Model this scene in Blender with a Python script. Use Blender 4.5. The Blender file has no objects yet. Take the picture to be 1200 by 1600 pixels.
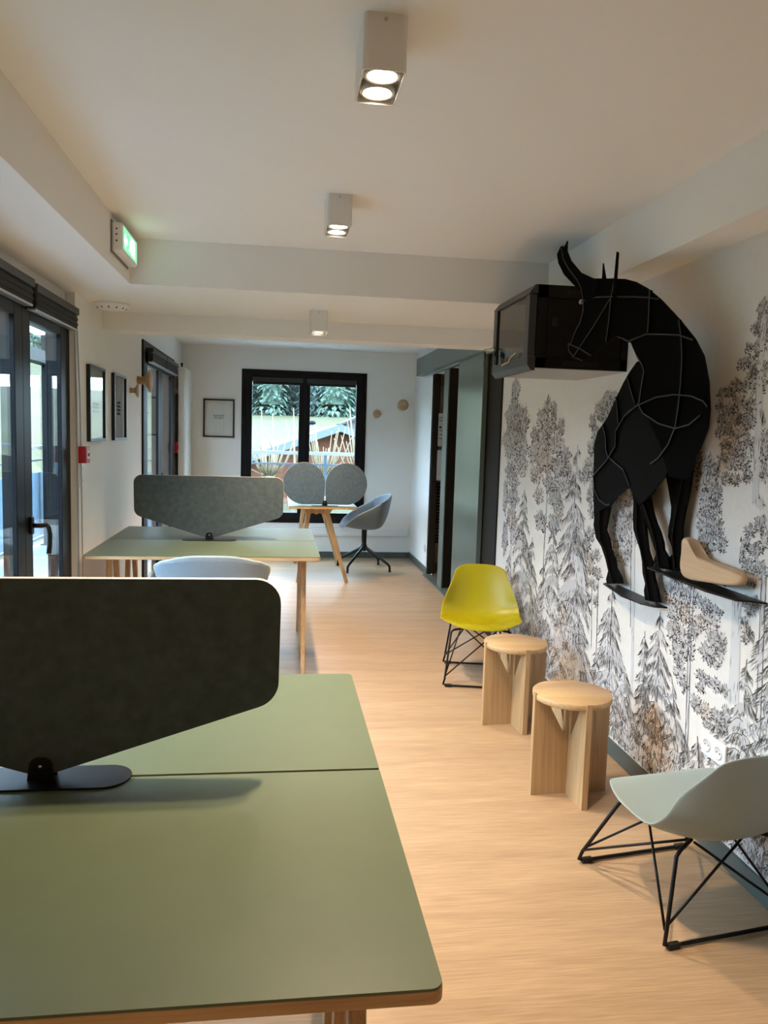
import bpy, math, random
from math import sin, cos, pi, radians
from mathutils import Vector, Matrix

random.seed(7)
scene = bpy.context.scene
COL = scene.collection

# ------------------------------------------------------------------ camera
CAM_H = 1.44
yaw, pitch, roll, focal = radians(7.84), radians(5.718), radians(1.73), 1215.3
r0 = Vector((cos(yaw), -sin(yaw), 0))
fw = Vector((sin(yaw) * cos(pitch), cos(yaw) * cos(pitch), -sin(pitch)))
u0 = r0.cross(fw)
rr = r0 * cos(roll) + u0 * sin(roll)
uu = -r0 * sin(roll) + u0 * cos(roll)
cam_data = bpy.data.cameras.new('camera')
cam = bpy.data.objects.new('camera', cam_data)
COL.objects.link(cam)
cam_data.sensor_fit = 'VERTICAL'
cam_data.sensor_height = 36.0
cam_data.lens = 36.0 * focal / 1600.0
cam_data.clip_start = 0.02
cam_data.clip_end = 500
m = Matrix((rr, uu, -fw)).transposed().to_4x4()
m.translation = Vector((0, 0, CAM_H))
cam.matrix_world = m
scene.camera = cam

# ------------------------------------------------------------------ world, exposure
WORLD_STRENGTH = 11.5
world = bpy.data.worlds.new('overcast_sky')
scene.world = world
world.use_nodes = True
bg = world.node_tree.nodes['Background']
bg.inputs['Color'].default_value = (0.58, 0.80, 1.0, 1)
bg.inputs['Strength'].default_value = WORLD_STRENGTH
LAMP_W = 58.0          # each of the two lamps of a ceiling fixture
LAMP_COL = (1.0, 0.77, 0.52)
vs = scene.view_settings
vs.view_transform = 'Standard'
vs.look = 'None'
vs.gamma = 1.0
vs.use_curve_mapping = False
vs.exposure = 0.68
scene.cycles.use_denoising = True
scene.cycles.adaptive_threshold = 0.02
scene.cycles.max_bounces = 7
scene.cycles.diffuse_bounces = 4
scene.cycles.glossy_bounces = 3
scene.cycles.transparent_max_bounces = 12
scene.cycles.sample_clamp_indirect = 8.0


# ------------------------------------------------------------------ materials
def lin(c):
    return tuple(((v / 255) / 12.92 if v / 255 <= 0.04045 else ((v / 255 + 0.055) / 1.055) ** 2.4) for v in c) + (1,)


MATS = {}


def mat(name, rgb, rough=0.5, metal=0.0, spec=0.5, noise=None, bump=None, sheen=0.0, coat=0.0):
    """noise=(scale, amount, stretch) colour mottling; bump=(scale, strength)"""
    if name in MATS:
        return MATS[name]
    mt = bpy.data.materials.new(name)
    mt.use_nodes = True
    nt = mt.node_tree
    b = nt.nodes['Principled BSDF']
    c = lin(rgb)
    b.inputs['Base Color'].default_value = c
    b.inputs['Roughness'].default_value = rough
    b.inputs['Metallic'].default_value = metal
    b.inputs['Specular IOR Level'].default_value = spec
    if sheen:
        b.inputs['Sheen Weight'].default_value = sheen
    if coat:
        b.inputs['Coat Weight'].default_value = coat
        b.inputs['Coat Roughness'].default_value = 0.1
    if noise or bump:
        tc = nt.nodes.new('ShaderNodeTexCoord')
    if noise:
        sc, am, st = noise
        mp = nt.nodes.new('ShaderNodeMapping')
        mp.inputs['Scale'].default_value = st
        nz = nt.nodes.new('ShaderNodeTexNoise')
        nz.inputs['Scale'].default_value = sc
        nz.inputs['Detail'].default_value = 6
        rp = nt.nodes.new('ShaderNodeValToRGB')
        rp.color_ramp.elements[0].position = 0.3
        rp.color_ramp.elements[1].position = 0.7
        rp.color_ramp.elements[0].color = tuple(v * (1 - am) for v in c[:3]) + (1,)
        rp.color_ramp.elements[1].color = tuple(min(1, v * (1 + am)) for v in c[:3]) + (1,)
        nt.links.new(tc.outputs['Object'], mp.inputs['Vector'])
        nt.links.new(mp.outputs['Vector'], nz.inputs['Vector'])
        nt.links.new(nz.outputs['Fac'], rp.inputs['Fac'])
        nt.links.new(rp.outputs['Color'], b.inputs['Base Color'])
    if bump:
        nb = nt.nodes.new('ShaderNodeTexNoise')
        nb.inputs['Scale'].default_value = bump[0]
        nb.inputs['Detail'].default_value = 4
        bp = nt.nodes.new('ShaderNodeBump')
        bp.inputs['Strength'].default_value = bump[1]
        bp.inputs['Distance'].default_value = 0.002
        nt.links.new(tc.outputs['Object'], nb.inputs['Vector'])
        nt.links.new(nb.outputs['Fac'], bp.inputs['Height'])
        nt.links.new(bp.outputs['Normal'], b.inputs['Normal'])
    MATS[name] = mt
    return mt


def mat_wood(name, dark, light, axis='Z', scale=9.0, rough=0.45):
    """long grain along one object axis, with cathedral-like bands"""
    mt = bpy.data.materials.new(name)
    mt.use_nodes = True
    nt = mt.node_tree
    b = nt.nodes['Principled BSDF']
    b.inputs['Roughness'].default_value = rough
    tc = nt.nodes.new('ShaderNodeTexCoord')
    mp = nt.nodes.new('ShaderNodeMapping')
    st = {'X': (0.12, 1, 1), 'Y': (1, 0.12, 1), 'Z': (1, 1, 0.12)}[axis]
    mp.inputs['Scale'].default_value = st
    n1 = nt.nodes.new('ShaderNodeTexNoise')
    n1.inputs['Scale'].default_value = scale
    n1.inputs['Detail'].default_value = 3
    n1.inputs['Distortion'].default_value = 0.6
    mul = nt.nodes.new('ShaderNodeMath')
    mul.operation = 'MULTIPLY'
    mul.inputs[1].default_value = 9.0
    fr = nt.nodes.new('ShaderNodeMath')
    fr.operation = 'PINGPONG'
    fr.inputs[1].default_value = 1.0
    mp2 = nt.nodes.new('ShaderNodeMapping')
    st2 = {'X': (0.02, 1, 1), 'Y': (1, 0.02, 1), 'Z': (1, 1, 0.02)}[axis]
    mp2.inputs['Scale'].default_value = st2
    n2 = nt.nodes.new('ShaderNodeTexNoise')
    n2.inputs['Scale'].default_value = 180
    n2.inputs['Detail'].default_value = 4
    mix = nt.nodes.new('ShaderNodeMath')
    mix.operation = 'MULTIPLY_ADD'
    mix.inputs[1].default_value = 0.45
    rp = nt.nodes.new('ShaderNodeValToRGB')
    rp.color_ramp.elements[0].position = 0.15
    rp.color_ramp.elements[1].position = 0.95
    rp.color_ramp.elements[0].color = lin(dark)
    rp.color_ramp.elements[1].color = lin(light)
    L = nt.links.new
    L(tc.outputs['Object'], mp.inputs['Vector'])
    L(mp.outputs['Vector'], n1.inputs['Vector'])
    L(n1.outputs['Fac'], mul.inputs[0])
    L(mul.outputs[0], fr.inputs[0])
    L(tc.outputs['Object'], mp2.inputs['Vector'])
    L(mp2.outputs['Vector'], n2.inputs['Vector'])
    L(fr.outputs[0], mix.inputs[0])
    L(n2.outputs['Fac'], mix.inputs[2])
    L(mix.outputs[0], rp.inputs['Fac'])
    L(rp.outputs['Color'], b.inputs['Base Color'])
    MATS[name] = mt
    return mt


def mat_glass(name, tint=(0.93, 0.97, 0.97), base=0.05, rough=0.0):
    mt = bpy.data.materials.new(name)
    mt.use_nodes = True
    nt = mt.node_tree
    nt.nodes.clear()
    out = nt.nodes.new('ShaderNodeOutputMaterial')
    tr = nt.nodes.new('ShaderNodeBsdfTransparent')
    tr.inputs['Color'].default_value = tint + (1,)
    gl = nt.nodes.new('ShaderNodeBsdfGlossy')
    gl.inputs['Roughness'].default_value = rough
    fr = nt.nodes.new('ShaderNodeLayerWeight')     # facing term is the same from both sides of the pane
    pw = nt.nodes.new('ShaderNodeMath')
    pw.operation = 'POWER'
    pw.inputs[1].default_value = 5.0
    ad = nt.nodes.new('ShaderNodeMath')
    ad.operation = 'MULTIPLY_ADD'
    ad.inputs[1].default_value = 1.0 - base
    ad.inputs[2].default_value = base
    ad.use_clamp = True
    mx = nt.nodes.new('ShaderNodeMixShader')
    nt.links.new(fr.outputs['Facing'], pw.inputs[0])
    nt.links.new(pw.outputs[0], ad.inputs[0])
    nt.links.new(ad.outputs[0], mx.inputs['Fac'])
    nt.links.new(tr.outputs[0], mx.inputs[1])
    nt.links.new(gl.outputs[0], mx.inputs[2])
    nt.links.new(mx.outputs[0], out.inputs['Surface'])
    MATS[name] = mt
    return mt


def mat_emit(name, rgb, strength):
    mt = bpy.data.materials.new(name)
    mt.use_nodes = True
    b = mt.node_tree.nodes['Principled BSDF']
    b.inputs['Base Color'].default_value = (0.8, 0.8, 0.8, 1)
    b.inputs['Emission Color'].default_value = lin(rgb) if max(rgb) > 1 else tuple(rgb) + (1,)
    b.inputs['Emission Strength'].default_value = strength
    MATS[name] = mt
    return mt


def mat_attr(name, rough=0.75):
    mt = bpy.data.materials.new(name)
    mt.use_nodes = True
    nt = mt.node_tree
    b = nt.nodes['Principled BSDF']
    b.inputs['Roughness'].default_value = rough
    b.inputs['Specular IOR Level'].default_value = 0.2
    a = nt.nodes.new('ShaderNodeVertexColor')
    a.layer_name = 'ink'
    nt.links.new(a.outputs['Color'], b.inputs['Base Color'])
    MATS[name] = mt
    return mt


M_WALL = mat('wall_paint', (236, 235, 231), 0.7, noise=(3, 0.012, (1, 1, 1)), bump=(260, 0.06))
M_CEIL = mat('ceiling_paint', (238, 236, 231), 0.75, noise=(2, 0.01, (1, 1, 1)), bump=(200, 0.05))
M_PAPER = mat('wallpaper_ground', (224, 221, 215), 0.6, noise=(40, 0.02, (1, 1, 1)))
M_SKIRT = mat('skirting_paint', (74, 86, 84), 0.35)
M_ANTH = mat('anthracite_frame', (12, 15, 19), 0.5, spec=0.2)
M_ANTH2 = mat('anthracite_sash', (11, 15, 21), 0.4, spec=0.22)
M_BLIND = mat('blind_fabric', (20, 22, 24), 0.7)
M_BLINDTOP = mat('blind_cassette', (44, 47, 50), 0.45)
M_ALU = mat('brushed_alu', (190, 194, 198), 0.3, 0.9)
M_STEEL = mat('polished_steel', (200, 200, 200), 0.2, 1.0)
M_SAGE = mat('sage_door_lacquer', (100, 112, 104), 0.24, spec=0.5, noise=(2, 0.03, (1, 1, 1)))
M_SAGEF = mat('sage_frame', (96, 108, 104), 0.35)
M_DARKREV = mat('dark_door_reveal', (42, 39, 34), 0.75, spec=0.15)
M_INNER = mat('inner_room_wall', (150, 140, 124), 0.7)
M_BLACK = mat('black_powder_coat', (9, 9, 10), 0.42, spec=0.3)
M_BLACKM = mat('black_plate', (2, 2, 2), 0.7, spec=0.06)
M_EDGE_LIT = mat('plate_edge_lit', (34, 33, 32), 0.5)  # paler grey paints in the light caught by the black plate edges
M_PLATESIDE = mat('black_plate_side', (14, 14, 14), 0.6, spec=0.1)
M_RACK = mat('rack_steel', (9, 9, 10), 0.5, spec=0.2)
M_RACKF = mat('rack_door_steel', (38, 42, 45), 0.35, spec=0.5)
M_LINO = mat('olive_linoleum', (94, 106, 84), 0.38, spec=0.45, noise=(14, 0.03, (1, 1, 1)), bump=(500, 0.05))
M_FELT = mat('grey_felt', (78, 86, 86), 0.95, spec=0.1, noise=(38, 0.16, (1, 1, 1)), bump=(420, 0.5), sheen=0.15)
M_FELTB = mat('blue_grey_felt', (92, 108, 118), 0.95, spec=0.1, noise=(60, 0.16, (1, 1, 1)), bump=(420, 0.5), sheen=0.15)
M_FELTEDGE = mat('felt_cut_edge', (206, 202, 190), 0.9, spec=0.1)
M_CHAIRF = mat('chair_wool', (126, 138, 148), 0.95, spec=0.1, noise=(300, 0.12, (1, 1, 1)), bump=(700, 0.4), sheen=0.2)
M_PIPING = mat('chair_piping', (170, 180, 186), 0.9, spec=0.1)
M_OAK = mat_wood('oak_leg', (150, 112, 72), (204, 164, 116), 'Z', 9)
M_OAKX = mat_wood('oak_edge', (168, 128, 86), (214, 176, 128), 'X', 12)
M_OAKS = mat_wood('oak_stool', (140, 108, 72), (186, 154, 112), 'Z', 7)
M_OAKT = mat_wood('oak_stool_top', (150, 116, 78), (196, 164, 120), 'X', 5)
M_HOOK = mat_wood('oak_hook', (150, 120, 88), (190, 160, 124), 'X', 14)
M_BEECH = mat_wood('beech_foot', (176, 144, 110), (198, 168, 134), 'Y', 6, 0.4)
M_YELLOW = mat('mustard_plastic', (164, 152, 4), 0.38, spec=0.45)
M_GREYPL = mat('ice_grey_plastic', (148, 164, 164), 0.42, spec=0.4)
M_WHITEPL = mat('white_plastic', (232, 234, 234), 0.35)
M_WHITELK = mat('white_lacquer', (226, 224, 218), 0.35)
M_LAMPIN = mat('lamp_inside', (188, 184, 176), 0.3)
M_RED = mat('alarm_red', (170, 10, 24), 0.35)
M_RUBBER = mat('black_rubber', (12, 12, 12), 0.6)
M_PRINT = mat('print_paper', (222, 222, 216), 0.55)
M_INKB = mat('print_ink', (26, 26, 26), 0.7)
M_PICBLACK = mat('picture_frame_black', (12, 12, 12), 0.4)
M_YCABLE = mat('yellow_cable', (196, 184, 92), 0.5)
M_GLASS = mat_glass('window_glass', (0.97, 0.98, 0.99), 0.03)
M_PICGLASS = mat_glass('picture_glass', (0.99, 0.99, 0.99), 0.03)
M_RACKGLASS = mat_glass('smoked_glass', (0.36, 0.37, 0.37), 0.10)
M_BULB = mat_emit('lamp_glow', (1.0, 0.86, 0.66), 26)
M_EXITG = mat_emit('exit_green', (0.02, 0.42, 0.2), 1.1)
M_EXITW = mat_emit('exit_white', (0.75, 1.0, 0.85), 1.6)
M_INK = mat_attr('wallpaper_ink')


def mat_translucent(name, rgb):
    mt = bpy.data.materials.new(name)
    mt.use_nodes = True
    nt = mt.node_tree
    nt.nodes.clear()
    out = nt.nodes.new('ShaderNodeOutputMaterial')
    tl = nt.nodes.new('ShaderNodeBsdfTranslucent')
    tl.inputs['Color'].default_value = lin(rgb)
    nt.links.new(tl.outputs[0], out.inputs['Surface'])
    MATS[name] = mt
    return mt


M_CANOPY = mat_translucent('canopy_sheet', (226, 232, 236))


def mat_floor():
    mt = bpy.data.materials.new('oak_vinyl')
    mt.use_nodes = True
    nt = mt.node_tree
    b = nt.nodes['Principled BSDF']
    b.inputs['Roughness'].default_value = 0.42
    b.inputs['Specular IOR Level'].default_value = 0.45
    L = nt.links.new
    tc = nt.nodes.new('ShaderNodeTexCoord')

    def layer(scale, st, det, dist=0.0):
        mp = nt.nodes.new('ShaderNodeMapping')
        mp.inputs['Scale'].default_value = st
        n = nt.nodes.new('ShaderNodeTexNoise')
        n.inputs['Scale'].default_value = scale
        n.inputs['Detail'].default_value = det
        n.inputs['Distortion'].default_value = dist
        L(tc.outputs['Object'], mp.inputs['Vector'])
        L(mp.outputs['Vector'], n.inputs['Vector'])
        return n.outputs['Fac']
    fine = layer(110, (0.06, 1.6, 1), 6, 0.3)
    broad = layer(9, (0.10, 1.2, 1), 3, 0.5)
    a = nt.nodes.new('ShaderNodeMath')
    a.operation = 'MULTIPLY_ADD'
    a.inputs[1].default_value = 0.62
    L(fine, a.inputs[0])
    s = nt.nodes.new('ShaderNodeMath')
    s.operation = 'MULTIPLY'
    s.inputs[1].default_value = 0.38
    L(broad, s.inputs[0])
    L(s.outputs[0], a.inputs[2])
    rp = nt.nodes.new('ShaderNodeValToRGB')
    rp.color_ramp.elements[0].position = 0.30
    rp.color_ramp.elements[1].position = 0.68
    rp.color_ramp.elements[0].color = lin((150, 122, 94))
    rp.color_ramp.elements[1].color = lin((188, 160, 126))
    L(a.outputs[0], rp.inputs['Fac'])
    L(rp.outputs['Color'], b.inputs['Base Color'])
    bp = nt.nodes.new('ShaderNodeBump')
    bp.inputs['Strength'].default_value = 0.12
    bp.inputs['Distance'].default_value = 0.001
    L(fine, bp.inputs['Height'])
    L(bp.outputs['Normal'], b.inputs['Normal'])
    return mt


M_FLOOR = mat_floor()


# ------------------------------------------------------------------ mesh builder
class MB:
    def __init__(self):
        self.v, self.f, self.mi, self.sm = [], [], [], []

    def add(self, verts, faces, mi=0, smooth=False):
        o = len(self.v)
        self.v += [tuple(p) for p in verts]
        self.f += [tuple(i + o for i in fc) for fc in faces]
        self.mi += [mi] * len(faces)
        self.sm += [smooth] * len(faces)
        return self

    def box(self, x0, x1, y0, y1, z0, z1, mi=0):
        v = [(x, y, z) for x in (x0, x1) for y in (y0, y1) for z in (z0, z1)]
        return self.add(v, [(0, 1, 3, 2), (4, 6, 7, 5), (0, 4, 5, 1), (2, 3, 7, 6), (0, 2, 6, 4), (1, 5, 7, 3)], mi)

    def hexa(self, b, t, mi=0):
        """b, t: 4 bottom and 4 top points, same winding"""
        return self.add(list(b) + list(t), [(3, 2, 1, 0), (4, 5, 6, 7)] + [(i, (i + 1) % 4, 4 + (i + 1) % 4, 4 + i) for i in range(4)], mi)

    def bar(self, a, b, w, d, up=(0, 0, 1), mi=0, w2=None, d2=None):
        """square bar from a to b; w along side axis, d along the other"""
        a, b = Vector(a), Vector(b)
        t = (b - a).normalized()
        s = t.cross(Vector(up))
        if s.length < 1e-5:
            s = t.cross(Vector((1, 0, 0)))
        s.normalize()
        n = s.cross(t)
        w2 = w if w2 is None else w2
        d2 = d if d2 is None else d2
        q = lambda c, ww, dd: [c + s * ww * i / 2 + n * dd * j / 2 for i, j in ((-1, -1), (1, -1), (1, 1), (-1, 1))]
        return self.hexa(q(a, w, d), q(b, w2, d2), mi)

    def tube(self, pts, r, n=8, mi=0, cap=True, radii=None):
        pts = [Vector(p) for p in pts]
        k = len(pts)
        ring0 = len(self.v)
        t0 = (pts[1] - pts[0]).normalized()
        s = t0.cross(Vector((0, 0, 1)))
        if s.length < 1e-4:
            s = t0.cross(Vector((1, 0, 0)))
        s.normalize()
        vs_, fs = [], []
        for i, p in enumerate(pts):
            a = pts[max(0, i - 1)]
            b = pts[min(k - 1, i + 1)]
            t = (b - a).normalized()
            s = (s - t * s.dot(t))
            if s.length < 1e-5:
                s = t.orthogonal()
            s.normalize()
            bn = t.cross(s)
            rad = radii[i] if radii else r
            for j in range(n):
                an = 2 * pi * j / n
                vs_.append(p + (s * cos(an) + bn * sin(an)) * rad)
        for i in range(k - 1):
            for j in range(n):
                fs.append((i * n + j, i * n + (j + 1) % n, (i + 1) * n + (j + 1) % n, (i + 1) * n + j))
        self.add(vs_, fs, mi, True)
        if cap:
            self.add(vs_[:n], [tuple(range(n))[::-1]], mi)
            self.add(vs_[-n:], [tuple(range(n))], mi)
        return self

    def lathe(self, prof, n=32, center=(0, 0, 0), axis='Z', mi=0):
        c = Vector(center)
        vs_, fs = [], []
        for r, z in prof:
            for j in range(n):
                a = 2 * pi * j / n
                p = (r * cos(a), r * sin(a), z)
                if axis == 'X':
                    p = (z, r * cos(a), r * sin(a))
                elif axis == 'Y':
                    p = (r * sin(a), z, r * cos(a))
                vs_.append(c + Vector(p))
        k = len(prof)
        for i in range(k - 1):
            for j in range(n):
                fs.append((i * n + j, i * n + (j + 1) % n, (i + 1) * n + (j + 1) % n, (i + 1) * n + j))
        self.add(vs_, fs, mi, True)
        if prof[0][0] > 1e-6:
            self.add(vs_[:n], [tuple(range(n))[::-1]], mi)
        if prof[-1][0] > 1e-6:
            self.add(vs_[-n:], [tuple(range(n))], mi)
        return self

    def prism(self, pts, off, mi=0, mi_side=None):
        """planar polygon (3D points) extruded by the vector off, centred"""
        off = Vector(off)
        n = len(pts)
        a = [Vector(p) - off / 2 for p in pts]
        b = [Vector(p) + off / 2 for p in pts]
        # orientation does not matter much: recalculated on build
        self.add(a + b, [tuple(range(n))[::-1], tuple(range(n, 2 * n))], mi)
        self.add(a + b, [(i, (i + 1) % n, n + (i + 1) % n, n + i) for i in range(n)], mi if mi_side is None else mi_side)
        return self

    def ribbon(self, pts, off, th, mi=0):
        """thin curved plate: polyline swept by the vector off, with thickness th"""
        off = Vector(off)
        P = [Vector(p) for p in pts]
        lo, hi = [], []
        for i, p in enumerate(P):
            t = (P[min(i + 1, len(P) - 1)] - P[max(i - 1, 0)]).normalized()
            s = t.cross(off).normalized() * th / 2
            lo += [p - s - off / 2, p + s - off / 2]
            hi += [p - s + off / 2, p + s + off / 2]
        k = len(P)
        vs_ = lo + hi
        fs = []
        for i in range(k - 1):
            a, b, c, d = 2 * i, 2 * i + 1, 2 * i + 3, 2 * i + 2
            o = 2 * k
            fs += [(a, d, c, b), (a + o, b + o, c + o, d + o), (a, a + o, d + o, d), (b, c, c + o, b + o)]
        o = 2 * k
        fs += [(0, 1, 1 + o, o), (2 * k - 2, 2 * k - 2 + o, 2 * k - 1 + o, 2 * k - 1)]
        return self.add(vs_, fs, mi)

    def shift(self, d):
        self.v = [(a + d[0], b + d[1], c + d[2]) for a, b, c in self.v]
        return self


def rounded(pts, radii, seg=6):
    """2D polygon with rounded corners"""
    out = []
    n = len(pts)
    for i in range(n):
        p = Vector(pts[i])
        a = Vector(pts[i - 1]) - p
        b = Vector(pts[(i + 1) % n]) - p
        r = radii[i] if isinstance(radii, (list, tuple)) else radii
        if r <= 0:
            out.append(tuple(p))
            continue
        la, lb = a.length, b.length
        a.normalize()
        b.normalize()
        ang = a.angle(b)
        d = min(r / math.tan(ang / 2), la * 0.49, lb * 0.49)
        rad = d * math.tan(ang / 2)
        c = p + (a + b).normalized() * (rad / sin(ang / 2))
        p0, p1 = p + a * d, p + b * d
        a0 = math.atan2(p0.y - c.y, p0.x - c.x)
        a1 = math.atan2(p1.y - c.y, p1.x - c.x)
        da = (a1 - a0 + pi) % (2 * pi) - pi
        for k in range(seg + 1):
            an = a0 + da * k / seg
            out.append((c.x + rad * cos(an), c.y + rad * sin(an)))
    return out


def build(name, mb, mats, parent=None, world=False, recalc=True, bevel=0.0, solid=0.0, sub=0, kind=None, label=None, seg=2):
    """links the collected geometry as ONE mesh object; world=True: coordinates are world ones"""
    if not isinstance(mats, (list, tuple)):
        mats = [mats]
    me = bpy.data.meshes.new(name)
    v = mb.v
    if parent is not None and world:
        inv = parent.matrix_basis.inverted() if parent.parent is None else (parent.parent.matrix_basis @ parent.matrix_basis).inverted()
        v = [tuple(inv @ Vector(p)) for p in v]
    me.from_pydata(v, [], mb.f)
    for mt in mats:
        me.materials.append(mt)
    me.polygons.foreach_set('material_index', mb.mi)
    me.polygons.foreach_set('use_smooth', mb.sm)
    if recalc:
        import bmesh
        bm = bmesh.new()
        bm.from_mesh(me)
        bmesh.ops.remove_doubles(bm, verts=bm.verts, dist=1e-6)
        bmesh.ops.recalc_face_normals(bm, faces=bm.faces)
        bm.to_mesh(me)
        bm.free()
    me.update()
    o = bpy.data.objects.new(name, me)
    COL.objects.link(o)
    if parent is not None:
        o.parent = parent
    if solid:
        md = o.modifiers.new('thickness', 'SOLIDIFY')
        md.thickness = solid
        md.offset = 0
    if sub:
        md = o.modifiers.new('smooth', 'SUBSURF')
        md.levels = md.render_levels = sub
    if bevel:
        md = o.modifiers.new('bevel', 'BEVEL')
        md.width = bevel
        md.segments = seg
        md.limit_method = 'ANGLE'
        md.angle_limit = radians(40)
    if kind:
        o['kind'] = kind
    if label:
        o['label'] = label
    return o


def thing(name, label, cat, loc=(0, 0, 0), rotz=0.0, group=None):
    o = bpy.data.objects.new(name, None)
    o.empty_display_size = 0.1
    COL.objects.link(o)
    o.location = loc
    o.rotation_euler = (0, 0, rotz)
    o.matrix_basis = Matrix.Translation(Vector(loc)) @ Matrix.Rotation(rotz, 4, 'Z')
    tag(o, label, cat, group)
    return o


def tag(o, label=None, cat=None, group=None, kind=None):
    if label:
        o['label'] = label
    if cat:
        o['category'] = cat
    if group:
        o['group'] = group
    if kind:
        o['kind'] = kind
    return o


def copy_tree(root, loc, rotz, label, group=None):
    r = root.copy()
    COL.objects.link(r)
    r.matrix_basis = Matrix.Translation(Vector(loc)) @ Matrix.Rotation(rotz, 4, 'Z')
    r['label'] = label
    if group:
        r['group'] = group
    for ch in list(root.children):
        c = ch.copy()
        COL.objects.link(c)
        c.parent = r
        for g in list(ch.children):
            d = g.copy()
            COL.objects.link(d)
            d.parent = c
    return r


def structure(name, mb, mt, parent=None, label=None, **k):
    o = build(name, mb, mt, parent, **k)
    if parent is None:
        o['kind'] = 'structure'
        if label:
            o['label'] = label
    return o


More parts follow.
